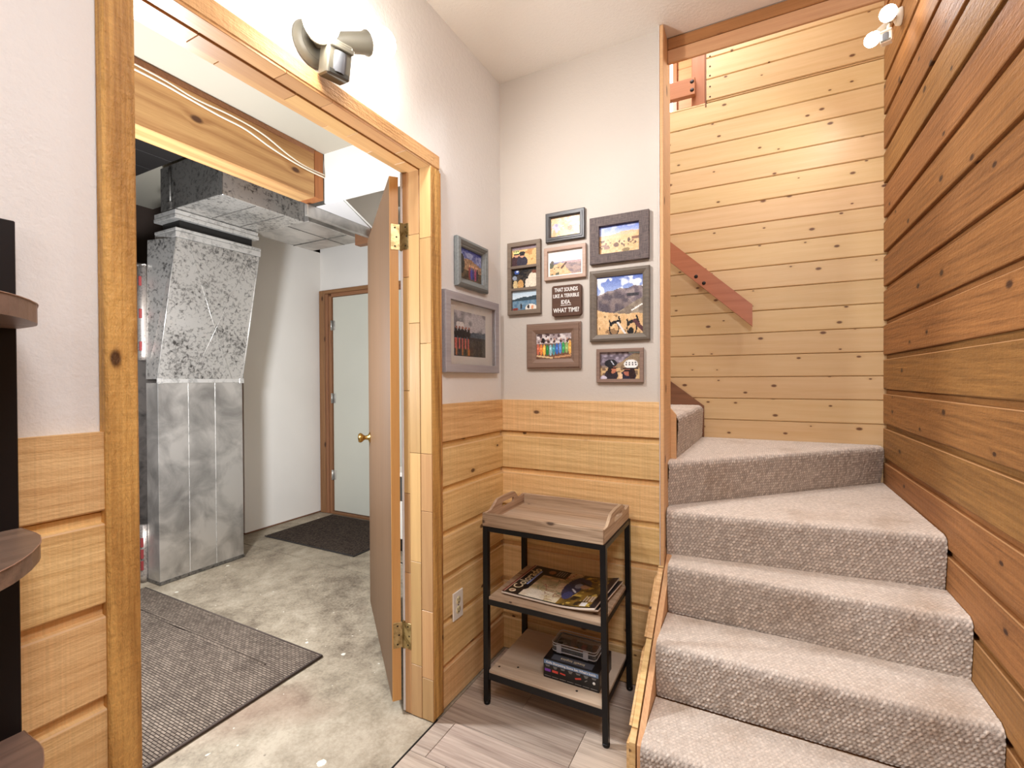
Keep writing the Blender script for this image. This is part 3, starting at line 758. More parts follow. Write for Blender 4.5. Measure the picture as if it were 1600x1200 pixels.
# ------------------------------------------------------------------ printed pictures, painted cell by cell
class Img:
    def __init__(s, w, h, c=(128, 128, 128)):
        s.w, s.h = w, h; s.a = np.zeros((h, w, 3)); s.a[:] = c
        s.X, s.Y = np.meshgrid((np.arange(w) + .5) / w, (np.arange(h) + .5) / h)      # y runs upward
    def grad(s, y0, y1, c0, c1):
        t = np.clip((s.Y - y0) / (y1 - y0), 0, 1)[..., None]; m = (s.Y >= y0) & (s.Y <= y1)
        s.a[m] = (np.array(c0) * (1 - t) + np.array(c1) * t)[m]; return s
    def noise(s, n, seed=0):
        r = np.random.default_rng(seed); g = r.random((n + 2, n + 2))
        x = s.X * n; y = s.Y * n; i = x.astype(int); j = y.astype(int); fx = x - i; fy = y - j
        fx = fx * fx * (3 - 2 * fx); fy = fy * fy * (3 - 2 * fy)
        return (g[j, i] * (1 - fx) + g[j, i + 1] * fx) * (1 - fy) + (g[j + 1, i] * (1 - fx) + g[j + 1, i + 1] * fx) * fy
    def under(s, pts, c, ymin=-1, nz=0.0, seed=0, c2=None):
        """fill below a skyline"""
        px, py = zip(*pts); top = np.interp(s.X, px, py)
        if nz: top = top + (s.noise(9, seed) - .5) * nz
        m = (s.Y < top) & (s.Y >= ymin); s.put(m, c, c2, seed); return s
    def put(s, m, c, c2=None, seed=0, n=14):
        if c2 is not None:
            t = s.noise(n, seed + 3)[..., None]; t = np.clip((t - .3) / .4, 0, 1)
            s.a[m] = (np.array(c) * (1 - t) + np.array(c2) * t)[m]
        else: s.a[m] = c
    def ell(s, x, y, rx, ry, c, c2=None, seed=0):
        s.put(((s.X - x) / rx) ** 2 + ((s.Y - y) / ry) ** 2 < 1, c, c2, seed); return s
    def rect(s, x0, y0, x1, y1, c, c2=None, seed=0):
        s.put((s.X > x0) & (s.X < x1) & (s.Y > y0) & (s.Y < y1), c, c2, seed); return s
    def line(s, x0, y0, x1, y1, w, c):
        dx, dy = x1 - x0, y1 - y0; L2 = dx * dx + dy * dy
        t = np.clip(((s.X - x0) * dx + (s.Y - y0) * dy) / L2, 0, 1)
        s.a[(s.X - x0 - t * dx) ** 2 + (s.Y - y0 - t * dy) ** 2 < w * w] = c; return s
    def ring(s, x, y, rx, ry, w, c):
        d = np.sqrt(((s.X - x) / rx) ** 2 + ((s.Y - y) / ry) ** 2); s.a[np.abs(d - 1) < w] = c; return s
    def blot(s, n, lo, c, seed=0, y0=0, y1=1, x0=0, x1=1):
        m = (s.noise(n, seed) > lo) & (s.Y > y0) & (s.Y < y1) & (s.X > x0) & (s.X < x1); s.a[m] = c; return s
    def clouds(s, y0, y1, c=(250, 250, 252), seed=1, lo=.5, n=6):
        t = np.clip((s.noise(n, seed) * .6 + s.noise(n * 2, seed + 1) * .4 - lo) / .12, 0, 1)[..., None]
        m = ((s.Y > y0) & (s.Y < y1))[..., None]
        s.a[:] = np.where(m, s.a * (1 - t) + np.array(c) * t, s.a); return s
    def grain(s, k=10, seed=0):
        s.a += np.random.default_rng(seed).normal(0, k, (s.h, s.w, 1)); s.a = np.clip(s.a, 0, 255); return s
    def person(s, x, y, h, shirt, skin=(214, 158, 128), hair=(60, 44, 38), helmet=None):
        s.ell(x, y + h * .30, h * .28, h * .34, shirt); s.ell(x, y + h * .72, h * .13, h * .17, skin)
        s.ell(x, y + h * .82, h * .16, h * .12, helmet or hair)
        if helmet: s.line(x - h * .10, y + h * .70, x + h * .10, y + h * .70, h * .03, (30, 26, 30))
        return s
def print_mesh(img, W, H):
    """a flat print W x H in the XZ plane facing -Y, centred"""
    w, h = img.w, img.h
    xs = np.linspace(-W / 2, W / 2, w + 1); zs = np.linspace(-H / 2, H / 2, h + 1)
    Xg, Zg = np.meshgrid(xs, zs); V = np.c_[Xg.ravel(), np.zeros(Xg.size), Zg.ravel()]
    idx = np.arange((w + 1) * (h + 1)).reshape(h + 1, w + 1)
    Q = np.stack([idx[:-1, :-1], idx[:-1, 1:], idx[1:, 1:], idx[1:, :-1]], -1).reshape(-1, 4)
    me = bpy.data.meshes.new('print'); me.vertices.add(len(V)); me.vertices.foreach_set('co', V.ravel())
    me.loops.add(Q.size); me.loops.foreach_set('vertex_index', Q.ravel().astype(np.int32))
    me.polygons.add(len(Q)); me.polygons.foreach_set('loop_start', np.arange(0, Q.size, 4, dtype=np.int32))
    me.polygons.foreach_set('loop_total', np.full(len(Q), 4, dtype=np.int32)); me.update(calc_edges=True)
    c = img.a.reshape(-1, 3) / 255; l = np.where(c <= .04045, c / 12.92, ((c + .055) / 1.055) ** 2.4)
    col = np.ones((len(Q), 4, 4), dtype=np.float32); col[:, :, :3] = l[:, None, :]
    at = me.color_attributes.new('Col', 'FLOAT_COLOR', 'CORNER'); at.data.foreach_set('color', col.ravel())
    me.materials.append(M['print']); return me

def im_couple():
    g = Img(44, 36).grad(0, 1, (232, 184, 122), (240, 200, 140)); g.grad(.80, 1, (150, 128, 120), (170, 160, 190))
    g.blot(9, .72, (206, 150, 92), 3, 0, .8); g.person(.17, 0, .86, (74, 50, 54), helmet=(226, 226, 150)); g.person(.40, 0, .78, (56, 52, 66), helmet=(40, 38, 40))
    for q in (.08, .16, .24): g.ell(q, .76, .025, .03, (60, 60, 50))
    return g.grain(8, 1)
def im_party():
    g = Img(44, 36, (34, 34, 34)); g.blot(8, .62, (70, 62, 54), 2); g.ell(.18, .84, .10, .10, (70, 100, 180)); g.ell(.20, .88, .05, .05, (220, 230, 245))
    g.rect(.45, .75, 1, .80, (70, 60, 48)); g.ell(.82, .38, .20, .40, (232, 220, 196)); g.ell(.88, .80, .10, .09, (120, 70, 50)); g.ell(.60, .18, .09, .30, (226, 216, 196))
    g.ell(.33, .18, .12, .26, (206, 160, 100)); g.ell(.12, .18, .09, .25, (214, 190, 140)); g.ell(.1, .55, .09, .12, (150, 160, 176)); return g.grain(9, 2)
def im_lake():
    g = Img(44, 36).grad(.45, 1, (226, 236, 240), (190, 214, 230)); g.under([(0, .52), (.2, .6), (.45, .66), (.6, .62), (.8, .68), (1, .72)], (58, 74, 82), 0, .06, 2)
    g.rect(0, 0, 1, .48, (92, 126, 152), (120, 150, 170), 3); g.ell(.35, .18, .04, .14, (60, 54, 52)); g.ell(.12, .05, .12, .06, (140, 60, 48)); g.ell(.74, .08, .22, .20, (236, 228, 214))
    g.ell(.64, .14, .05, .10, (60, 52, 50)); g.ell(.80, .10, .05, .10, (226, 160, 120)); return g.grain(6, 3)
def im_pastel():
    g = Img(56, 36).grad(0, 1, (190, 190, 150), (226, 202, 154)); g.put(np.ones_like(g.X, bool), (214, 180, 128), (204, 200, 172), 4, 7)
    g.blot(12, .66, (214, 170, 130), 6); g.blot(14, .7, (190, 180, 190), 8, 0, .7); g.ell(.2, .45, .07, .2, (210, 180, 200)); g.ell(.2, .6, .05, .07, (150, 140, 170)); g.ell(.12, .2, .05, .2, (240, 170, 120))
    g.ell(.65, .4, .08, .12, (176, 130, 90)); g.ell(.86, .3, .1, .2, (240, 190, 150)); g.ell(.45, .2, .14, .18, (206, 212, 160)); g.ell(.8, .8, .1, .14, (206, 202, 170)); return g.grain(9, 4)
def im_cliff():
    g = Img(60, 42).grad(.56, 1, (226, 222, 236), (196, 206, 230)); g.clouds(.6, 1, (240, 244, 250), 3, .45)
    g.rect(0, 0, 1, .58, (176, 150, 140), (136, 120, 122), 5); g.rect(.4, .5, 1, .6, (188, 160, 160)); g.rect(.0, .535, .45, .57, (130, 140, 180))
    g.under([(0, .42), (.2, .50), (.45, .52), (.5, .36), (.62, .12), (.7, 0)], (230, 196, 150), 0, .08, 4, (214, 172, 124)); g.line(.38, .30, .52, .52, .03, (96, 70, 56))
    g.ell(.05, .45, .08, .14, (92, 96, 78)); g.ell(.08, .58, .05, .08, (110, 100, 88)); g.blot(14, .62, (90, 92, 74), 8, 0, .36, 0, .3); return g.grain(8, 5)
def im_desert():
    g = Img(60, 44).grad(.6, 1, (206, 216, 238), (92, 112, 196)); g.clouds(.7, .95, (170, 180, 224), 2, .56); g.under([(0, .66), (.3, .66), (.55, .74), (.7, .76), (1, .72)], (220, 178, 138), 0, .02, 1)
    g.under([(0, .60), (.4, .62), (.7, .62), (1, .68)], (232, 190, 140), 0, .04, 2, (224, 176, 122)); g.rect(.8, .44, 1, .52, (130, 84, 58)); g.blot(18, .74, (110, 82, 60), 7, .2, .5)
    g.blot(13, .70, (150, 112, 92), 4, .18, .46, 0, .3); g.ell(.42, .30, .07, .08, (110, 78, 54)); g.ell(.73, .42, .03, .08, (92, 66, 50)); g.ell(.66, .10, .09, .07, (136, 112, 66)); return g.grain(8, 6)
def im_mount():
    g = Img(64, 80).grad(.6, 1, (190, 206, 236), (84, 108, 180)); g.clouds(.66, .97, (250, 250, 252), 11, .46, 8)
    g.under([(0, .68), (.15, .72), (.3, .75), (.5, .79), (.68, .76), (.8, .80), (1, .80)], (104, 92, 100), 0, .03, 3, (150, 136, 134)); g.under([(0, .66), (.15, .70), (.38, .74), (.6, .66), (.8, .5), (1, .4)], (84, 76, 84), 0, .05, 7, (128, 114, 112))
    g.under([(.3, .36), (.5, .40), (.75, .52), (1, .62)], (126, 112, 98), 0, .04, 8, (160, 146, 126)); g.line(.76, .40, .98, .49, .012, (240, 236, 230)); g.rect(.66, .64, .9, .69, (52, 50, 56))
    g.under([(0, .44), (.25, .38), (.5, .35), (1, .34)], (226, 190, 142), 0, .02, 4, (212, 172, 122)); g.blot(16, .78, (150, 118, 84), 9, 0, .34)
    for x in (.40, .78):
        g.ring(x - .02, .10, .10, .12, .12, (30, 28, 30)); g.line(x - .12, .24, x - .08, .16, .018, (28, 26, 28)); g.line(x - .10, .18, x + .10, .24, .022, (30, 28, 30)); g.line(x + .08, .30, x + .12, .20, .016, (28, 26, 28))
    g.line(.46, .20, .62, .01, .018, (226, 222, 218)); g.line(.82, .22, 1, .06, .035, (92, 56, 60)); g.ell(.74, .05, .06, .06, (26, 24, 26)); return g.grain(7, 7)
def im_boards():
    g = Img(64, 44, (120, 96, 84)); g.rect(0, .60, 1, 1, (226, 218, 214), (166, 150, 150), 3); g.blot(14, .62, (90, 70, 70), 5, .62, .98); g.rect(0, 0, 1, .2, (120, 84, 64))
    cols = [(206, 110, 84), (232, 136, 70), (240, 190, 84), (40, 132, 74), (150, 196, 206), (70, 150, 160), (60, 110, 190), (90, 140, 210), (60, 160, 90), (150, 180, 110), (236, 180, 90)]
    for i, c in enumerate(cols):
        x = .05 + i * .09; h = .22 + (.06 if i > 9 else 0); g.ell(x, .38 - .05 * math.sin(i * .5), .042, h, c); g.ell(x, .40, .014, .05, tuple(min(255, v + 50) for v in c))
        if i % 2: g.ell(x + .02, .68, .03, .07, (86, 60, 56)); g.ell(x + .02, .76, .02, .035, (190, 140, 116))
    g.ell(.2, .72, .05, .10, (34, 30, 34)); g.line(.02, .12, .45, .03, .03, (226, 196, 150)); g.line(.55, .05, 1, .12, .035, (200, 150, 110)); return g.grain(10, 8)
def im_bikers():
    g = Img(64, 44, (150, 132, 118)); g.rect(0, .5, 1, 1, (108, 98, 108), (170, 160, 172), 2); g.under([(0, .3), (.3, .45), (.6, .7), (.8, .9), (1, 1)], (140, 120, 96), 0, .05, 4, (166, 142, 112)); g.rect(.72, .93, .98, 1, (206, 226, 230))
    g.rect(0, 0, 1, .42, (222, 190, 140), (204, 170, 122), 6); g.blot(11, .66, (130, 106, 84), 5, 0, .5); g.ell(.28, .14, .17, .22, (52, 44, 52)); g.ell(.32, .36, .085, .15, (190, 120, 92)); g.ell(.24, .32, .05, .14, (44, 34, 32))
    g.ell(.27, .58, .16, .15, (36, 38, 44)); g.line(.28, .68, .34, .54, .014, (200, 204, 214)); g.line(.28, .40, .42, .42, .02, (24, 22, 26))
    g.ell(.70, .12, .20, .2, (44, 42, 60)); g.ell(.69, .26, .10, .14, (178, 110, 90)); g.ell(.80, .20, .08, .2, (52, 34, 34)); g.ell(.77, .54, .17, .17, (240, 240, 236)); g.rect(.58, .36, .95, .42, (44, 34, 36)); g.line(.62, .3, .77, .3, .03, (40, 30, 34))
    for i in range(4):
        for j in range(2): g.ell(.66 + i * .075, .52 + j * .08, .018, .026, (60, 60, 62))
    g.ell(.52, .10, .05, .12, (232, 196, 160)); g.ell(.08, .05, .09, .08, (214, 206, 220)); return g.grain(7, 9)
def im_hikers():
    g = Img(40, 30).grad(.5, 1, (140, 150, 190), (50, 62, 140)); g.clouds(.6, .9, (150, 160, 200), 3, .55); g.under([(0, .55), (.4, .72), (.7, .62), (1, .55)], (140, 110, 84), 0, .06, 3, (170, 140, 110))
    g.rect(0, 0, 1, .32, (100, 84, 60), (70, 60, 48), 5); g.ell(.12, .5, .1, .3, (44, 50, 48))
    for i, c in enumerate(((130, 60, 60), (70, 70, 150), (60, 60, 110), (150, 70, 100), (60, 50, 60))): g.ell(.44 + i * .09, .26, .05, .2, c); g.ell(.45 + i * .09, .5, .025, .05, (214, 160, 130))
    return g.grain(10, 10)
def im_team():
    g = Img(44, 50).grad(.45, 1, (120, 126, 136), (160, 158, 164)); g.clouds(.5, 1, (206, 204, 208), 4, .48, 4); g.rect(0, 0, 1, .38, (64, 60, 56), (84, 76, 64), 3); g.under([(.35, .5), (.6, .58), (.8, .54), (1, .6)], (90, 104, 120), .38, .03, 2)
    g.rect(.40, .38, 1, .44, (60, 58, 58)); g.ell(.18, .70, .12, .07, (240, 240, 240))
    for i in range(5):
        x = .06 + i * .095; g.ell(x, .50, .05, .13, (34, 32, 34)); g.ell(x + .01, .635, .026, .03, (176, 116, 96)); g.rect(x - .03, .16, x + .02, .40, (206, 104, 90)); g.rect(x - .02, .02, x + .03, .16, (60, 50, 46) if i % 2 else (190, 120, 60))
    return g.grain(9, 11)

def framed(label, wall, c, W, H, prof, mat, prints, mats=None, bars=None, glass=False, lift=.004):
    """c = (along the wall, z) of the middle; prof = (inset, depth) from the outer edge to the sight edge; prints = (cx, cz, w, h, image)"""
    if wall == 'back': loc, rz = (c[0], YB, c[1]), 0.0
    else: loc, rz = (XL, c[0], c[1]), PI / 2
    root = thing('picture_frame', label, 'picture frame', loc, rz, 'framed photos hung in the corner')
    mb = MB(); rings = []
    w_in = prof[-1][0]
    pr = [(0.0, -lift)] + [(a, -d) for a, d in prof] + [(w_in, -lift - .001)]
    for a, yv in pr:
        x, z = W / 2 - a, H / 2 - a
        rings.append([(-x, yv, -z), (x, yv, -z), (x, yv, z), (-x, yv, z)])
    for r0, r1 in zip(rings[:-1], rings[1:]):
        for k in range(4):
            i = len(mb.v); mb.v += [r0[k], r0[(k + 1) % 4], r1[(k + 1) % 4], r1[k]]; mb.f.append((i, i + 1, i + 2, i + 3)); mb.smooth.append(False)
    for b in (bars or []): mb.box((-W / 2 + w_in, -prof[-1][1], b - .006), (W / 2 - w_in, -lift - .001, b + .006))
    obj('frame', mb, mat, root)
    obj('backing', MB().box((-W / 2 + .003, -lift - .001, -H / 2 + .003), (W / 2 - .003, -.0002, H / 2 - .003)), M['slot'], root)
    if mats: obj('picture_mat', MB().box((-W / 2 + w_in - .002, -lift - .0026, -H / 2 + w_in - .002), (W / 2 - w_in + .002, -lift - .0012, H / 2 - w_in + .002)), mats, root)
    for (cx, cz, pw, ph, img) in prints: link('photo', print_mesh(img, pw, ph), None, root, (cx, -lift - (.0030 if mats else .0016), cz))
    if glass: obj('glass', MB().box((-W / 2 + w_in - .002, -prof[-1][1] + .005, -H / 2 + w_in - .002), (W / 2 - w_in + .002, -prof[-1][1] + .0065, H / 2 - w_in + .002)), M['glass'], root)
    return root
FG = lambda nm, a, b: frame_mat(nm, a, b)
framed('narrow grey-brown frame holding three small photos one above another', 'back', (-.985, 1.7835), .174, .345, [(.0005, .019), (.002, .02), (.0205, .02)],
       FG('frame_taupe', (134, 118, 102), (96, 82, 70)), [(0, .106, .132, .100, im_couple()), (0, .000, .132, .092, im_party()), (0, -.103, .132, .092, im_lake())], bars=(.053, -.052))
framed('small black stepped frame with a pale faded group photo, topmost on the wall', 'back', (-.778, 1.9985), .188, .134, [(0, .015), (.003, .017), (.010, .017), (.011, .020), (.018, .020), (.0195, .016), (.023, .014)],
       plain('frame_black', (52, 46, 44), .4), [(0, 0, .146, .094, im_pastel())])
framed('pale wooden frame with white mat and a photo of a rock ledge', 'back', (-.779, 1.832), .202, .149, [(.0005, .018), (.002, .019), (.016, .019)],
       FG('frame_pale', (196, 168, 148), (160, 132, 114)), [(0, -.001, .152, .100, im_cliff())], mats=M['print_white'])
framed('wide cross-hatched dark grey frame around a desert photo under blue sky', 'back', (-.531, 1.907), .256, .204, [(.0005, .021), (.002, .022), (.041, .022)],
       frame_mat('frame_hatched', (120, 104, 98), (66, 56, 56), 'hatch'), [(0, 0, .176, .124, im_desert())])
framed('largest grey weathered frame with mountains, clouds and two bicycles', 'back', (-.531, 1.6215), .260, .311, [(0, .016), (.004, .019), (.012, .021), (.022, .017), (.030, .012)],
       FG('frame_weathered', (122, 110, 98), (76, 68, 60)), [(0, 0, .202, .254, im_mount())])
framed('broad brown frame with a row of upright coloured boards and people', 'back', (-.838, 1.456), .268, .212, [(0, .014), (.006, .015), (.008, .020), (.030, .019), (.047, .010)],
       FG('frame_brown', (136, 112, 94), (98, 78, 64)), [(0, .001, .176, .118, im_boards())])
framed('small weathered frame with two riders in black and white helmets, lowest on the wall', 'back', (-.530, 1.3605), .204, .147, [(.0005, .017), (.002, .018), (.0155, .018)],
       FG('frame_barn', (150, 126, 110), (100, 82, 70)), [(0, 0, .174, .118, im_bikers())])
framed('small square blue-grey moulded frame with a dark photo of hikers, beside the casing', 'left', (1.752, 1.797), .248, .206, [(0, .018), (.004, .024), (.014, .028), (.026, .022), (.028, .019), (.034, .017), (.037, .012)],
       FG('frame_bluegrey', (128, 132, 130), (86, 90, 90)), [(0, 0, .178, .136, im_hikers())])
framed('large silver-grey frame with a broad white mat and a photo under storm clouds', 'left', (1.752, 1.497), .432, .330, [(.0005, .025), (.002, .026), (.034, .026)],
       FG('frame_silver', (170, 164, 166), (134, 130, 134)), [(-.008, .0, .252, .190, im_team())], mats=M['print_white'], glass=True)

# the sign with hand-lettered words
sg = thing('wall_sign', 'square brown board with white hand-lettered joke words', 'sign', (-.770, YB, 1.6585), 0)
def rrect(w, h, r, n=5):
    return [(sx * (w / 2 - r) + r * math.cos(a0 + PI / 2 * k / n), sz * (h / 2 - r) + r * math.sin(a0 + PI / 2 * k / n))
            for sx, sz, a0 in ((1, -1, -PI / 2), (1, 1, 0), (-1, 1, PI / 2), (-1, -1, PI)) for k in range(n + 1)]
obj('board', MB().prism([(a, -.0195, b) for a, b in rrect(.140, .140, .011)], (0, .0193, 0)).prism([(a, -.0205, b) for a, b in rrect(.137, .137, .011)], (0, .001, 0)), M['sign'], sg)
RX = Matrix.Rotation(PI / 2, 4, 'X')
def fit_text(body, w, h, Mx, **kw):
    mb = text_mb(body, .02, Matrix.Identity(4), **kw); A = np.array(mb.v); lo, hi = A.min(0), A.max(0)
    A[:, 0] = (A[:, 0] - (lo[0] + hi[0]) / 2) * w / (hi[0] - lo[0]); A[:, 1] = (A[:, 1] - (lo[1] + hi[1]) / 2) * h / (hi[1] - lo[1])
    mb.v = [tuple(Mx @ Vector(q)) for q in A]; return mb
for body, z, w, h in (('THAT SOUNDS', .050, .112, .0185), ('LIKE A TERRIBLE', .0225, .124, .0165), ('IDEA.', -.0065, .046, .0185), ('WHAT TIME?', -.043, .124, .0205)):
    obj('lettering', fit_text(body, w, h, Matrix.Translation((-.001, -.0209, z)) @ RX, bold=.0004), M['print_white'], sg)
obj('lettering', MB().bbox((-.027, -.0217, -.0225), (.024, -.0210, -.0200), .0004), M['print_white'], sg)

# outlet
ot = thing('wall_outlet', 'white duplex outlet plate on the cedar wainscot', 'outlet', (-1.10, 1.611, .377), PI / 2)
obj('cover_plate', MB().bbox((-.036, -.0062, -.0575), (.036, .0, .0575), .0025), M['white_plastic'], ot)
for dz in (.0195, -.0195):
    r = obj('receptacle', MB().lathe([(0, .0016), (.0150, .0014), (.0165, 0)], Matrix.Translation((0, -.0062, dz)) @ RX, 20), M['ivory'], ot)
    obj('slots', MB().box((-.0075, -.0083, dz), (-.0050, -.0076, dz + .010)).box((.0050, -.0083, dz), (.0075, -.0076, dz + .010)).box((-.0025, -.0083, dz - .010), (.0025, -.0076, dz - .005)), M['slot'], r)
obj('screw', MB().lathe([(0, .001), (.003, .0006), (.0034, 0)], Matrix.Translation((0, -.0062, 0)) @ RX, 10), M['screw'], ot)

# ------------------------------------------------------------------ side table with a tray top
tb = thing('side_table', 'narrow black metal side table with two wooden shelves and a grey oak tray top', 'table', (-.72, 1.79, 0))
TX0, TX1, TY0, TY1 = -.980, -.483, 1.615, 1.985
for x, yv, dx in ((-.968, 1.627, 0), (-.479, 1.627, -.008), (-.479, 1.972, -.008), (-.968, 1.972, 0)):
    lm = MB(); s2 = .0105
    pts0 = [(x + a * s2, yv + b * s2, .012) for a, b in ((-1, -1), (1, -1), (1, 1), (-1, 1))]
    lm.prism(pts0, (dx, 0, .704))
    l = wobj('leg', lm, M['black_metal'], tb)
    wobj('foot', MB().lathe([(0, 0), (.012, 0), (.0135, .004), (.0135, .013), (0, .014)], Matrix.Translation((x, yv, 0)), 14), M['black_metal'], l)
for nm, a, b in (('top_rail', (-.957, 1.617, .697), (-.494, 1.637, .716)), ('top_rail', (-.957, 1.962, .697), (-.494, 1.982, .716)),
                 ('top_rail', (-.978, 1.638, .697), (-.958, 1.961, .716)), ('top_rail', (-.497, 1.638, .697), (-.477, 1.961, .716))):
    wobj(nm, MB().bbox(a, b, .001), M['black_metal'], tb)
for zb, zf in ((.423, .404), (.128, .104)):
    wobj('shelf', MB().bbox((-.956, 1.622, zb), (-.492, 1.977, zb + .013), .0012), M['tray'], tb)
    fr = MB()
    fr.box((-.957, 1.619, zf), (-.491, 1.6215, zb + .002)).box((-.957, 1.978, zf), (-.491, 1.980, zb + .002))
    fr.box((-.9585, 1.638, zf), (-.957, 1.961, zb + .002)).box((-.491, 1.638, zf), (-.4895, 1.961, zb + .002)).box((-.957, 1.6215, zf), (-.491, 1.632, zf + .002))
    wobj('shelf_frame', fr, M['black_metal'], tb)
for x, yv in ((-.93, 1.66), (-.86, 1.69), (-.60, 1.66)):
    wobj('screw', MB().lathe([(0, .0008), (.004, .0006), (.005, 0)], Matrix.Translation((x, yv, .141)), 10), M['screw'], tb)
# tray
ty = bpy.data.objects.new('tray', None); COL.objects.link(ty); ty.parent = tb
wobj('tray_floor', MB().bbox((TX0 + .011, TY0 + .011, .719), (TX1 - .011, TY1 - .011, .728), .001), M['tray'], ty)
wobj('front_panel', MB().bbox((TX0, TY0, .717), (TX1, TY0 + .0115, .770), .0018), M['tray'], ty)
wobj('back_panel', MB().bbox((TX0, TY1 - .0115, .717), (TX1, TY1, .772), .0018), M['tray'], ty)
from mathutils.geometry import tessellate_polygon
def smoothstep(t): return t * t * (3 - 2 * t)
prof = [(TY0 + .0122, .717), (TY1 - .0122, .717), (TY1 - .0122, .771)]
for t in np.linspace(0, 1, 6): prof.append((1.955 - .03 * t, .766 + .0 * t))
for t in np.linspace(.1, 1, 9): prof.append((1.925 - .055 * t, .766 + .036 * smoothstep(t)))
prof.append((1.80, .804)); prof.append((1.735, .802))
for t in np.linspace(.1, 1, 9): prof.append((1.735 - .075 * t, .802 - .034 * smoothstep(t)))
prof.append((TY0 + .0122, .768))
hole = []
for a in np.linspace(-PI / 2, PI / 2, 8): hole.append((1.862 + .0115 * math.cos(a), .768 + .0115 * math.sin(a)))
for a in np.linspace(PI / 2, 3 * PI / 2, 8): hole.append((1.772 + .0115 * math.cos(a), .768 + .0115 * math.sin(a)))
def holed(outer, inner, x0, x1):
    mb = MB(); vo = [Vector((0, a, b)) for a, b in outer]; vh = [Vector((0, a, b)) for a, b in inner]
    tris = tessellate_polygon([vo, vh]); al = outer + inner; n = len(al)
    mb.v = [(x0, a, b) for a, b in al] + [(x1, a, b) for a, b in al]
    for t in tris:
        mb.f.append(tuple(t)); mb.f.append(tuple(q + n for q in reversed(t))); mb.smooth += [False, False]
    for off, m in ((0, len(outer)), (len(outer), len(inner))):
        for k in range(m):
            a, b = off + k, off + (k + 1) % m
            mb.f.append((a, b, b + n, a + n)); mb.smooth.append(False)
    me = mb.mesh('side_panel'); bm = bmesh.new(); bm.from_mesh(me); bmesh.ops.recalc_face_normals(bm, faces=bm.faces)
    m2 = MB().add_bm(bm); bm.free(); bpy.data.meshes.remove(me); return m2
wobj('side_panel', holed(prof, hole, TX0, TX0 + .0115), M['tray_y'], ty)
wobj('side_panel', holed(prof, hole, TX1 - .0115, TX1), M['tray_y'], ty)

# ------------------------------------------------------------------ magazines on the middle shelf
def sheet_stack(mb, c, sx, sy, z0, t, ang, bow=0.0, nx=14):
    """a limp booklet: a stack of pages whose right end curls up"""
    R = Matrix.Rotation(ang, 3, 'Z'); i = len(mb.v)
    def P(u, v, top):
        lift_ = bow * max(0, (u - .55) / .45) ** 2
        q = R @ Vector(((u - .5) * sx, (v - .5) * sy, 0)); return (c[0] + q.x, c[1] + q.y, z0 + lift_ + (t if top else 0))
    for k in range(nx + 1):
        u = k / nx
        mb.v += [P(u, 0, 0), P(u, 1, 0), P(u, 1, 1), P(u, 0, 1)]
    for k in range(nx):
        a = i + k * 4; b = a + 4
        mb.f += [(a, b, b + 3, a + 3), (a + 3, b + 3, b + 2, a + 2), (a + 1, a + 2, b + 2, b + 1), (a, a + 1, b + 1, b)]; mb.smooth += [False] * 4
    e = i + nx * 4
    mb.f += [(i, i + 3, i + 2, i + 1), (e, e + 1, e + 2, e + 3)]; mb.smooth += [False] * 2
    return P
def cover_mesh(img, P, dz=.0006):
    w, h = img.w, img.h; V = []
    for j in range(h + 1):
        for i in range(w + 1):
            x, y_, z = P(i / w, j / h, 1); V.append((x, y_, z + dz))
    V = np.array(V); c0 = V.mean(0)
    me = print_mesh(img, 1, 1); me.vertices.foreach_set('co', (V - c0).ravel()); me.update(); return me, Vector(c0)
MC, MA = (-.716, 1.802), -.035
mg2 = thing('magazine', 'dark magazine lying under the map atlas with its white page edges out to the right', 'magazine', (-.70, 1.81, .4365), 0, 'reading on the middle shelf')
mb = MB(); P2 = sheet_stack(mb, (-.700, 1.812), .385, .285, .4366, .006, -.06, .020); wobj('pages', mb, M['paper'], mg2)
me, c0 = cover_mesh(Img(8, 6, (26, 24, 28)), P2); link('cover', me, None, mg2, c0 - mg2.location)
mg = thing('atlas', 'large map atlas with a black title band and a map and wildlife cover', 'book', (MC[0], MC[1], .446), 0, 'reading on the middle shelf')
mb = MB(); P1 = sheet_stack(mb, MC, .392, .300, .4440, .007, MA, .022); wobj('pages', mb, M['paper'], mg)
g = Img(110, 84, (222, 206, 170))
g.put(np.ones_like(g.X, bool), (232, 220, 190), (206, 190, 150), 3, 9); g.rect(.2, .3, .62, 1, (206, 176, 140), (168, 150, 110), 5)
for k in range(26):
    r_ = np.random.default_rng(k); x, y_ = r_.random(2); x = .2 + x * .5
    for q in range(5):
        x2, y2 = x + r_.normal(0, .06), y_ + r_.normal(0, .07); g.line(x, y_, x2, y2, .004, (150, 92, 76) if k % 3 else (110, 116, 84)); x, y_ = x2, y2
m = g.X > .60 + .06 * (g.noise(6, 2) - .5); g.put(m, (150, 118, 52), (96, 78, 40), 8, 12); g.blot(20, .72, (206, 176, 84), 4, .0, .95, .66, .98); g.blot(14, .72, (60, 50, 36), 14, .0, .95, .62, 1)
g.ell(.62, .56, .09, .34, (52, 56, 84)); g.ell(.68, .70, .09, .16, (60, 62, 86)); g.ell(.66, .62, .04, .08, (150, 156, 176)); g.ell(.63, .30, .05, .12, (70, 78, 124)); g.ell(.73, .62, .05, .07, (196, 160, 130)); g.line(.66, .74, .78, .66, .018, (30, 28, 34)); g.line(.63, .5, .68, .42, .012, (220, 222, 230))
g.rect(.20, .74, .46, 1, (28, 24, 24)); g.ell(.27, .87, .04, .06, (150, 104, 72))
for k in range(4): g.line(.34 + k * .028, .80, .34 + k * .028, .96, .005, (150, 146, 138))
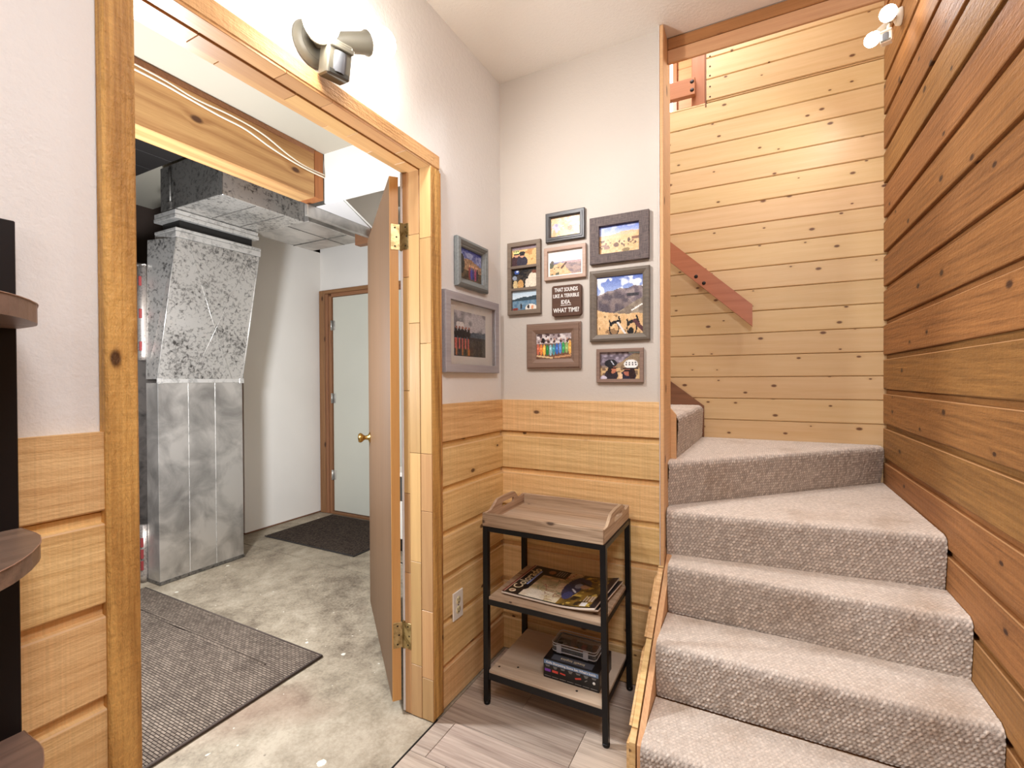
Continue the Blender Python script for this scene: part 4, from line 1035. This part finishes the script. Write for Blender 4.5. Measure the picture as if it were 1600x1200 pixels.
g.put((g.X < .205 - .10 * np.clip((.35 - g.Y) / .35, 0, 1) ** 2 * 0), (24, 20, 22)); g.rect(0, 0, .022, 1, (120, 50, 48)); g.rect(.022, 0, .03, 1, (206, 170, 150))
g.put(((g.X - .30) / .16) ** 2 + ((g.Y + .02) / .30) ** 2 < 1, (236, 226, 206), (220, 206, 180), 4); g.rect(.03, 0, .185, 1, (24, 20, 22))
g.rect(0, 0, 1, .02, (20, 20, 22)); g.rect(.94, 0, 1, 1, (40, 34, 34)); g.rect(.83, .05, .895, .15, (234, 230, 224))
for k in range(4): g.line(.83 + k * .03, .18, .83 + k * .03, .34, .007, (220, 206, 190))
me, c0 = cover_mesh(g.grain(6, 3), P1); link('cover', me, None, mg, c0 - mg.location)
def on_cover(u, v): return Vector(P1(u, v, 1))
q = on_cover(.095, .54); Mx = Matrix.Translation((q.x, q.y, q.z + .0013)) @ Matrix.Rotation(MA + PI / 2, 4, 'Z')
wobj('title', text_mb('Colorado', .056, Mx, .0002, bold=.0006), M['print_cream'], mg)
q = on_cover(.155, .60); Mx = Matrix.Translation((q.x, q.y, q.z + .0013)) @ Matrix.Rotation(MA + PI / 2, 4, 'Z')
wobj('subtitle', MB().prism([tuple(Mx @ Vector(v)) for v in ((-.075, -.004, 0), (.07, -.004, 0), (.07, .004, 0), (-.075, .004, 0))], (0, 0, .0004)), M['print_bluish'], mg)
q = on_cover(.085, .10)
wobj('emblem', MB().lathe([(0, .0012), (.014, .0011), (.0145, .0006)], Matrix.Translation(q), 18), M['print_cream'], mg)
wobj('emblem', MB().prism([(q.x - .009, q.y - .008, q.z + .0013), (q.x + .003, q.y - .009, q.z + .0013), (q.x + .010, q.y + .009, q.z + .0013)], (0, 0, .0005)), M['red_ink'], mg)

# ------------------------------------------------------------------ boxes on the bottom shelf
bx = thing('carton', 'black printed carton of a knife sharpening set with a blue band', 'box', (-.632, 1.76, .1415), 0)
BX0, BX1, BY0, BY1, BZ0, BZ1 = -.745, -.522, 1.683, 1.850, .1413, .214
wobj('box', MB().bbox((BX0, BY0, BZ0), (BX1, BY1, BZ1), .001), M['carton'], bx)
wobj('band', MB().box((BX0 + .002, BY0 - .0005, .1955), (BX1 - .002, BY0 + .0001, .2105)), M['carton_blue'], bx)
wobj('lettering', text_mb('Knife Sharpening Stone Set: What\'s Inside', .0118, Matrix.Translation(((BX0 + BX1) / 2, BY0 - .0009, .2030)) @ RX, .0002, bold=.0002), M['print_white'], bx)
for i in range(7):
    x = BX0 + .018 + i * .031
    for j in range(2 + (i % 2)): wobj('caption', MB().box((x - .009 + .002 * j, BY0 - .0005, .1895 - j * .0035), (x + .009 - .002 * j, BY0 + .0001, .1913 - j * .0035)), M['print_grey'], bx)
    wobj('caption', MB().box((x - .013, BY0 - .0005, .1490), (x + .013, BY0 + .0001, .1506)), M['print_grey'], bx)
for i, mat, w, h, r in ((0, 'print_purple', .024, .010, 0), (1, 'print_red', .024, .009, .05), (2, 'print_red', .022, .005, .1), (4, 'print_red', .024, .006, -.25), (5, 'print_grey', .011, .0025, -.6)):
    x = BX0 + .018 + i * .031
    wobj('product_picture', MB().box((x - w / 2, BY0 - .0005, .172 - h / 2), (x + w / 2, BY0 + .0001, .172 + h / 2), Matrix.Rotation(r, 3, 'Y')), M[mat], bx)
wobj('product_picture', MB().lathe([(0, .0006), (.005, .0006), (.0055, 0)], Matrix.Translation((BX0 + .204, BY0 - .0001, .172)) @ RX, 14), M['print_white'], bx)
wobj('top_panel', MB().box((BX0 + .028, BY0 + .008, BZ1 - .0001), (BX1 - .030, BY0 + .044, BZ1 + .0004)), M['carton_grey'], bx)
wobj('lettering', text_mb('Intelli topics', .020, Matrix.Translation(((BX0 + BX1) / 2, BY0 + .024, BZ1 + .0007)) @ Matrix.Rotation(PI, 4, 'Z'), .0002), M['print_cream'], bx)
for k in range(3): wobj('side_print', MB().box((BX1 - .0001, 1.70 + k * .045, .158), (BX1 + .0004, 1.708 + k * .045, .196)), M['print_grey'], bx)

pb = thing('plastic_organizer', 'clear plastic latch box of small parts on top of the carton', 'box', (-.640, 1.79, .2145), 0)
def rbox(x0, y0, x1, y1, r, z0, z1, inset=0.0, seg=5):
    pts = []
    for cx_, cy__, a0 in ((x1 - r, y0 + r, -PI / 2), (x1 - r, y1 - r, 0), (x0 + r, y1 - r, PI / 2), (x0 + r, y0 + r, PI)):
        for k in range(seg + 1):
            a = a0 + PI / 2 * k / seg; pts.append((cx_ + r * math.cos(a), cy__ + r * math.sin(a)))
    return pts
o_ = rbox(-.732, 1.735, -.550, 1.842, .014, 0, 0); i_ = rbox(-.7295, 1.7375, -.5525, 1.8395, .012, 0, 0)
def shell(z0, z1, floor_z):
    mb = MB(); n = len(o_)
    mb.v = [(a, b, z0) for a, b in o_] + [(a, b, z1) for a, b in o_] + [(a, b, z1) for a, b in i_] + [(a, b, floor_z) for a, b in i_]
    for k in range(n):
        k2 = (k + 1) % n
        for lv in range(3): mb.f.append((lv * n + k, lv * n + k2, (lv + 1) * n + k2, (lv + 1) * n + k)); mb.smooth.append(True)
    mb.f.append(tuple(reversed(range(n)))); mb.f.append(tuple(3 * n + k for k in range(n))); mb.smooth += [False, False]; return mb
wobj('tub', shell(.2150, .243, .217), M['clear'], pb)
lid = wobj('lid', MB().prism([(a, b, .2440) for a, b in o_], (0, 0, .0022)), M['clear'], pb)
rim = MB()
for z in (.2435, .2535, .2235):
    ring_ = [(a, b, z) for a, b in o_]; rim.tube(ring_ + [ring_[0], ring_[1]], .0016, 6)
wobj('rim', rim, plain('rim_plastic', (196, 194, 196), .3), pb)
for x in (-.700, -.590):
    wobj('latch', MB().bbox((x - .010, 1.7295, .221), (x + .010, 1.7340, .252), .001), plain('latch_plastic', (170, 168, 172), .3), pb)
for k, (x, yv, c) in enumerate(((-.715, 1.80, 'screw'), (-.69, 1.77, 'print_grey'), (-.665, 1.81, 'walnut_edge'), (-.645, 1.768, 'brass'), (-.615, 1.79, 'red_ink'), (-.59, 1.765, 'screw'), (-.575, 1.81, 'skirt'))):
    wobj('small_part', MB().bbox((x - .010, yv - .012, .2175), (x + .010, yv + .012, .236 + .002 * (k % 3)), .002), M[c], pb)

# ------------------------------------------------------------------ shelf unit at the left edge
bc = thing('bookcase', 'dark espresso shelf panel with rounded walnut shelves against the left wall', 'bookcase', (-1.08, .1, 0))
wobj('back_panel', MB().bbox((-1.0985, -.75, 0), (-1.071, .310, 1.562), .0015), M['espresso'], bc)
wobj('divider', MB().bbox((-1.0705, -.75, 0), (-.80, -.728, 1.562), .0015), M['espresso'], bc)
outl = [(-1.0705, .311), (-1.012, .311), (-.990, .309), (-.972, .304), (-.955, .299), (-.938, .292), (-.905, .274), (-.880, .257), (-.863, .243), (-.846, .225), (-.828, .198), (-.816, .170), (-.808, .13), (-.805, .08), (-.805, -.727), (-1.0705, -.727)]
for z0, z1 in ((1.387, 1.416), (1.0365, 1.062), (.7025, .728), (.36, .385)):
    s = wobj('shelf', MB().prism([(a, b, z0) for a, b in outl], (0, 0, z1 - z0)), M['walnut'], bc)
    e = MB()
    e.tube([(a, b + .0005, z1 - .0006) for a, b in outl[:14]], .0011, 5)
    wobj('edge_band', e, M['walnut_edge'], s)

# ------------------------------------------------------------------ flood lights with motion sensors
def ray_align(d): return Vector(d).to_track_quat('Z', 'Y').to_matrix().to_4x4()
def flood(label, base, nrm, bulbs, bulb_r, sens, sens_dir, body, dark, bmat, sz=1.0):
    base = Vector(base); t = thing('security_light', label, 'light', base, 0, 'twin bulb flood lights')
    Rn = ray_align(nrm)
    wobj('wall_plate', MB().lathe([(0, 0), (.058 * sz, 0), (.060 * sz, .004), (.054 * sz, .018), (.030 * sz, .026), (0, .028)], Matrix.Translation(base) @ Rn, 32), body, t)
    jb = base + Vector(nrm) * .030
    ring = MB()
    for k in range(3): ring.lathe([(.040 * sz - k * .010, .0195 + .002 * k), (.043 * sz - k * .010, .022 + .002 * k), (.046 * sz - k * .010, .0195 + .001 * k)], Matrix.Translation(base) @ Rn, 28)
    wobj('plate_ribs', ring, dark, t)
    for bp in bulbs:
        bp = Vector(bp); d = (bp - jb).normalized(); Mx = Matrix.Translation(jb) @ ray_align(d); Lg = (bp - jb).length
        wobj('lamp_holder', MB().lathe([(0, 0), (.012 * sz, .002), (.014 * sz, .02), (.024 * sz, .035), (.030 * sz, Lg - bulb_r * 1.15), (.034 * sz, Lg - bulb_r * 1.10), (.034 * sz, Lg - bulb_r * .98), (.026 * sz, Lg - bulb_r * .98), (.024 * sz, Lg - bulb_r * 1.2), (0, Lg - bulb_r * 1.2)], Mx, 28), body, t)
        wobj('bulb_base', MB().lathe([(.013 * sz, Lg - bulb_r * 1.2), (.019 * sz, Lg - bulb_r * 1.1), (.024 * sz, Lg - bulb_r * .80)], Mx, 24), M['white_plastic'], t)
        pr = [(bulb_r * .62, -bulb_r * .72)] + [(bulb_r * math.cos(a), bulb_r * math.sin(a)) for a in np.linspace(-.75, PI / 2, 12)]
        wobj('bulb', MB().lathe(pr, Matrix.Translation(bp) @ ray_align(d), 28), bmat, t)
    # sensor
    sp = Vector(sens); X_ = Vector(sens_dir).normalized(); Y_ = Vector((0, 0, 1)).cross(X_).normalized(); Z_ = X_.cross(Y_)
    R3 = Matrix((X_, Y_, Z_)).transposed().to_4x4(); Mx = Matrix.Translation(sp) @ R3
    b = MB().bbox((-.030 * sz, -.034 * sz, -.045 * sz), (.026 * sz, .034 * sz, .046 * sz), .004); b.v = [tuple(Mx @ Vector(v)) for v in b.v]
    se = wobj('sensor', b, body, t)
    b = MB().bbox((.022 * sz, -.034 * sz, .022 * sz), (.036 * sz, .034 * sz, .034 * sz), .002); b.v = [tuple(Mx @ Vector(v)) for v in b.v]
    wobj('sensor_hood', b, body, se)
    b = MB(); b.lathe([(.0235 * sz, -.030 * sz), (.0245 * sz, .0), (.0235 * sz, .022 * sz)], Matrix.Translation((.010 * sz, 0, -.004)), 28); b.v = [tuple(Mx @ Vector(v)) for v in b.v]
    wobj('sensor_lens', b, M['lens'], se)
    b = MB().bbox((.0262 * sz, -.028 * sz, -.042 * sz), (.029 * sz, .028 * sz, -.030 * sz), .001); b.v = [tuple(Mx @ Vector(v)) for v in b.v]
    wobj('sensor_lip', b, dark, se)
    st_ = [tuple(base + Vector(nrm) * .02), tuple(base + Vector(nrm) * .045 + Vector((0, 0, -.012))), tuple(sp + Z_ * .040 * sz - X_ * .012)]
    wobj('sensor_arm', MB().tube(st_, .011 * sz, 10), body, t)
    return t
flood('grey twin flood light with motion sensor above the utility doorway', (XL + .001, .925, 2.245), (1, 0, 0), [(-1.000, .863, 2.228), (-1.02, 1.100, 2.325)], .046,
      (-1.040, .945, 2.186), (.95, -.26, -.24), M['grey_plastic'], M['grey_plastic_d'], M['bulb_a'])
flood('white twin flood light high in the stairwell corner', (.574, 2.72, 2.935), (-1, 0, 0), [(.470, 2.435, 2.790), (.452, 2.64, 2.818)], .030,
      (.492, 2.575, 2.775), (-.35, -.9, .05), M['white_plastic'], M['grey_plastic'], M['bulb_b'], .62)

# ------------------------------------------------------------------ utility room things
bm_ = thing('ceiling_beam', 'big honey-coloured timber beam under the utility ceiling', 'beam', (-2.53, .8, 2.445))
wobj('beam', MB().bbox((-2.60, -.69, 2.445), (-2.457, 2.058, 2.7445), .004), M['fir_beam'], bm_)
wobj('trimmer', MB().bbox((-2.60, 2.0605, 2.448), (-2.459, 2.128, 2.7445), .003), M['fir_end'], bm_)
wobj('top_plate', MB().bbox((-2.615, -.69, 2.715), (-2.4535, 2.056, 2.7447), .002), M['studs_x'], bm_)
def smooth_path(pts, n=6):
    out = []
    P = [Vector(p) for p in pts]
    for k in range(len(P) - 1):
        p0, p1, p2, p3 = P[max(k - 1, 0)], P[k], P[k + 1], P[min(k + 2, len(P) - 1)]
        for t in np.linspace(0, 1, n, endpoint=False):
            out.append(.5 * ((2 * p1) + (p2 - p0) * t + (2 * p0 - 5 * p1 + 4 * p2 - p3) * t * t + (3 * p1 - p0 - 3 * p2 + p3) * t ** 3))
    return out + [P[-1]]
c1 = tag(wobj('electrical_cable', MB().tube(smooth_path([(-2.447, .3, 2.70), (-2.446, 1.10, 2.704), (-2.445, 1.34, 2.684), (-2.446, 1.52, 2.690), (-2.446, 1.70, 2.676), (-2.445, 1.87, 2.625), (-2.446, 1.99, 2.606), (-2.450, 2.126, 2.609)]), .0048, 7), M['cable']),
         'white cable stapled along the beam, the upper of the two', 'cable', 'cables on the beam')
c2 = tag(wobj('electrical_cable', MB().tube(smooth_path([(-2.447, .3, 2.685), (-2.446, 1.10, 2.682), (-2.446, 1.30, 2.672), (-2.446, 1.46, 2.660), (-2.445, 1.60, 2.655), (-2.446, 1.75, 2.622), (-2.446, 1.90, 2.600), (-2.446, 2.02, 2.592), (-2.450, 2.126, 2.594)]), .0048, 7), M['cable']),
         'white cable drooping lower across the beam face', 'cable', 'cables on the beam')

pl = thing('supply_plenum', 'tall galvanized sheet metal plenum standing on the concrete', 'duct', (-3.44, 1.89, 0))
fx, bxk = -3.38, -3.52
wobj('lower_box', MB().bbox((bxk, 1.618, .004), (fx, 2.172, 1.292), .002), M['galv'], pl)
for yv in (1.800, 1.975):
    wobj('seam', MB().bbox((fx - .0004, yv - .0025, .01), (fx + .0022, yv + .0025, 1.29), .0008), M['galv_strip'], pl)
wobj('base_flange', MB().bbox((bxk, 1.616, .0), (fx + .003, 2.174, .022), .001), M['galv_d'], pl)
wobj('joint_strip', MB().bbox((fx - .002, 1.612, 1.290), (fx + .008, 2.178, 1.318), .002), M['galv_strip'], pl)
for yv in (1.612, 2.145): wobj('joint_clip', MB().bbox((fx + .006, yv, 1.286), (fx + .012, yv + .033, 1.322), .001), M['galv_strip'], pl)
# tapered transition: bottom rectangle to a shifted top rectangle, front sheet creased
b0 = [(fx, 1.618, 1.316), (fx, 2.172, 1.316), (bxk, 2.172, 1.316), (bxk, 1.618, 1.316)]
t0 = [(-3.292, 1.690, 2.222), (-3.292, 2.252, 2.222), (-3.53, 2.252, 2.222), (-3.53, 1.640, 2.222)]
tm = MB(); tm.v = b0 + t0; tm.f = [(0, 1, 5, 4), (1, 2, 6, 5), (2, 3, 7, 6), (3, 0, 4, 7), (4, 5, 6, 7), (3, 2, 1, 0)]; tm.smooth = [False] * 6
tp = wobj('taper', tm, M['galv_m'], pl)
cr = MB(); cr.tube([(-3.2925, 1.77, 2.20), (-3.334, 1.92, 1.77), (-3.3785, 2.09, 1.33)], .0018, 5); cr.tube([(-3.2925, 2.18, 2.20), (-3.3785, 1.83, 1.33)], .0012, 5)
wobj('crease', cr, M['galv_m'], tp)
wobj('corner_seam', MB().tube([(-3.2905, 1.689, 2.22), (-3.3785, 1.617, 1.32)], .004, 6), M['galv_strip'], tp)
wobj('corner_seam', MB().tube([(-3.2905, 2.253, 2.22), (-3.3785, 2.173, 1.32)], .004, 6), M['galv_strip'], tp)
wobj('collar', MB().bbox((-3.53, 1.682, 2.224), (-3.280, 2.260, 2.262), .002), M['galv_strip'], pl)
wobj('collar', MB().bbox((-3.53, 1.680, 2.264), (-3.277, 2.262, 2.284), .003), M['galv_strip'], pl)
wobj('gap_boot', MB().box((-3.51, 1.72, 2.284), (-3.31, 2.21, 2.345)), M['slot'], pl)
wobj('collar', MB().bbox((-3.53, 1.676, 2.342), (-3.276, 2.246, 2.368), .003), M['galv_strip'], pl)
wobj('collar', MB().bbox((-3.53, 1.680, 2.370), (-3.282, 2.242, 2.398), .002), M['galv_strip'], pl)

td = thing('trunk_duct', 'galvanized trunk duct hanging above the plenum under the beam', 'duct', (-3.05, 2.0, 2.4))
wobj('duct_box', MB().bbox((-3.46, 1.690, 2.402), (-2.800, 2.255, 2.690), .003), M['galv_m'], td)
wobj('corner_angle', MB().bbox((-2.835, 1.6865, 2.402), (-2.797, 1.690, 2.69), .001), M['galv_d'], td)
wobj('end_cap', MB().bbox((-3.46, 1.6855, 2.405), (-2.837, 1.6895, 2.688), .001), M['galv_d'], td)
wobj('drive_cleat', MB().tube([(-3.33, 1.678, 2.41), (-3.33, 1.676, 2.66)], .007, 6).bbox((-3.36, 1.672, 2.402), (-3.318, 1.684, 2.45), .002), M['galv_d'], td)
for yv in (1.90, 2.10): wobj('seam', MB().bbox((-3.27, yv - .003, 2.399), (-2.803, yv + .003, 2.402), .001), M['galv_d'], td)
ex = thing('branch_duct', 'narrower flat duct running on from the trunk to the back wall', 'duct', (-3.0, 2.6, 2.4))
wobj('duct_box', MB().bbox((-3.36, 2.257, 2.404), (-2.76, 2.785, 2.60), .003), M['galv'], ex)
wobj('seam', MB().bbox((-3.36, 2.598, 2.400), (-2.765, 2.604, 2.404), .001), M['galv_d'], ex)
wobj('seam', MB().bbox((-2.98, 2.26, 2.401), (-2.974, 2.78, 2.404), .001), M['galv_d'], ex)
ch = thing('return_duct', 'grey side duct with a white triangular sheet beside the soffit', 'duct', (-2.64, 2.3, 2.4))
wobj('duct_box', MB().bbox((-2.585, 2.085, 2.362), (-2.555, 2.64, 2.432), .002), M['galv'], ch)
wobj('white_flap', MB().prism([(-2.554, 2.152, 2.4325), (-2.312, 2.152, 2.4325), (-2.556, 2.634, 2.4325)], (0, 0, .003)), M['white_sheet'], ch)
wobj('duct_end', MB().bbox((-2.72, 2.642, 2.33), (-2.50, 2.70, 2.43), .002), M['skirt'], ch)
dk = thing('black_duct_panel', 'black panelled duct underside between beam and plenum', 'duct', (-3.4, .5, 2.7))
for k, (a, b) in enumerate(((-4.3, -3.56), (-3.558, -3.32), (-3.318, -3.15), (-3.148, -2.63))):
    wobj('panel', MB().bbox((a, -.6, 2.700), (b, 1.684, 2.73), .003), M['black_duct'], dk)
fn = thing('furnace', 'dark furnace cabinet behind the sheet metal plenum', 'furnace', (-3.95, 1.3, 0))
wobj('cabinet', MB().bbox((-4.30, 1.05, .0), (-3.66, 2.20, 1.50), .006), M['furnace'], fn)
wobj('upper_coil', MB().bbox((-4.25, 1.10, 1.502), (-3.68, 2.15, 2.10), .006), M['furnace'], fn)
wobj('flue', MB().lathe([(0, 0), (.09, 0), (.09, .55), (0, .55)], Matrix.Translation((-4.0, 1.5, 2.102)), 20), M['galv_d'], fn)
for i, (z0, z1) in enumerate(((.02, .37), (1.44, 2.06))):
    fp = thing('foil_wrapped_pipe', ('short foil-wrapped pipe with red print standing at the plenum foot', 'foil-wrapped pipe with red print high beside the plenum taper')[i], 'pipe', (-3.565, 1.605, z0 if i else 0), 0, 'foil wrapped pipes by the plenum')
    yv = 1.612 if i == 0 else 1.618
    wobj('pipe', MB().lathe([(0, z0 if i else 0), (.026, z0 if i else 0), (.028, z0 + .03), (.027, (z0 + z1) / 2), (.028, z1), (0, z1)], Matrix.Translation((-3.552, yv, 0)), 18), M['foil'], fp)
    lab = MB()
    for zz in np.linspace(z0 + .06, z1 - .14, 3): lab.bbox((-3.538, yv - .0288, zz), (-3.529, yv - .012, zz + .06), .001)
    wobj('red_label', lab, M['red_ink'], fp)
    if i: wobj('strap', MB().tube([(-3.552, yv - .029, 2.05), (-3.52, yv, 2.06), (-3.552, yv + .029, 2.055)], .006, 6), M['galv_strip'], fp)

rg = tag(wobj('rug', MB().bbox((-3.42, .52, .0), (-1.825, 1.552, .009), .003), M['rug']), 'brown woven runner rug on the concrete floor', 'rug')
wobj('binding', MB().tube([(-3.415, 1.552, .005), (-1.828, 1.545, .005)], .006, 6).tube([(-1.825, 1.548, .005), (-1.818, .52, .005)], .006, 6), M['rug_band'], rg)
wobj('fold_ridge', MB().tube([(-3.41, 1.395, .006), (-2.9, 1.386, .0075), (-2.5, 1.376, .0075), (-1.99, 1.372, .005)], .009, 8), M['rug'], rg)
dm = tag(wobj('doormat', MB().bbox((-3.655, 2.548, .0), (-2.66, 3.235, .010), .003), M['mat']), 'dark brown doormat in front of the grey door', 'doormat')
wobj('edging', MB().bbox((-3.668, 2.536, .0), (-2.648, 2.550, .006), .002).bbox((-2.662, 2.548, .0), (-2.648, 3.235, .006), .002), plain('mat_edge', (44, 37, 33), .9), dm)
lc = thing('low_cabinet', 'low white cabinet with a dark top band glimpsed behind the door leaf', 'cabinet', (-2.2, 3.0, 0))
wobj('body', MB().bbox((-2.52, 2.765, .10), (-1.5, 3.28, .39), .004), M['white_plastic'], lc)
wobj('top_band', MB().bbox((-2.54, 2.755, .392), (-1.49, 3.285, .575), .004), M['grey_plastic_d'], lc)
wobj('worktop', MB().bbox((-2.55, 2.745, .577), (-1.48, 3.287, .61), .004), M['white_plastic'], lc)
wobj('plinth', MB().bbox((-2.50, 2.79, 0), (-1.5, 3.27, .099), .002), M['slot'], lc)
tag(wobj('floor_wire', MB().tube(smooth_path([(-2.60, 2.70, .004), (-2.35, 2.62, .006), (-2.20, 2.60, .004), (-2.05, 2.66, .004), (-1.9, 2.60, .004)]), .004, 6), M['slot']), 'thin dark wire lying on the concrete behind the door leaf', 'wire')
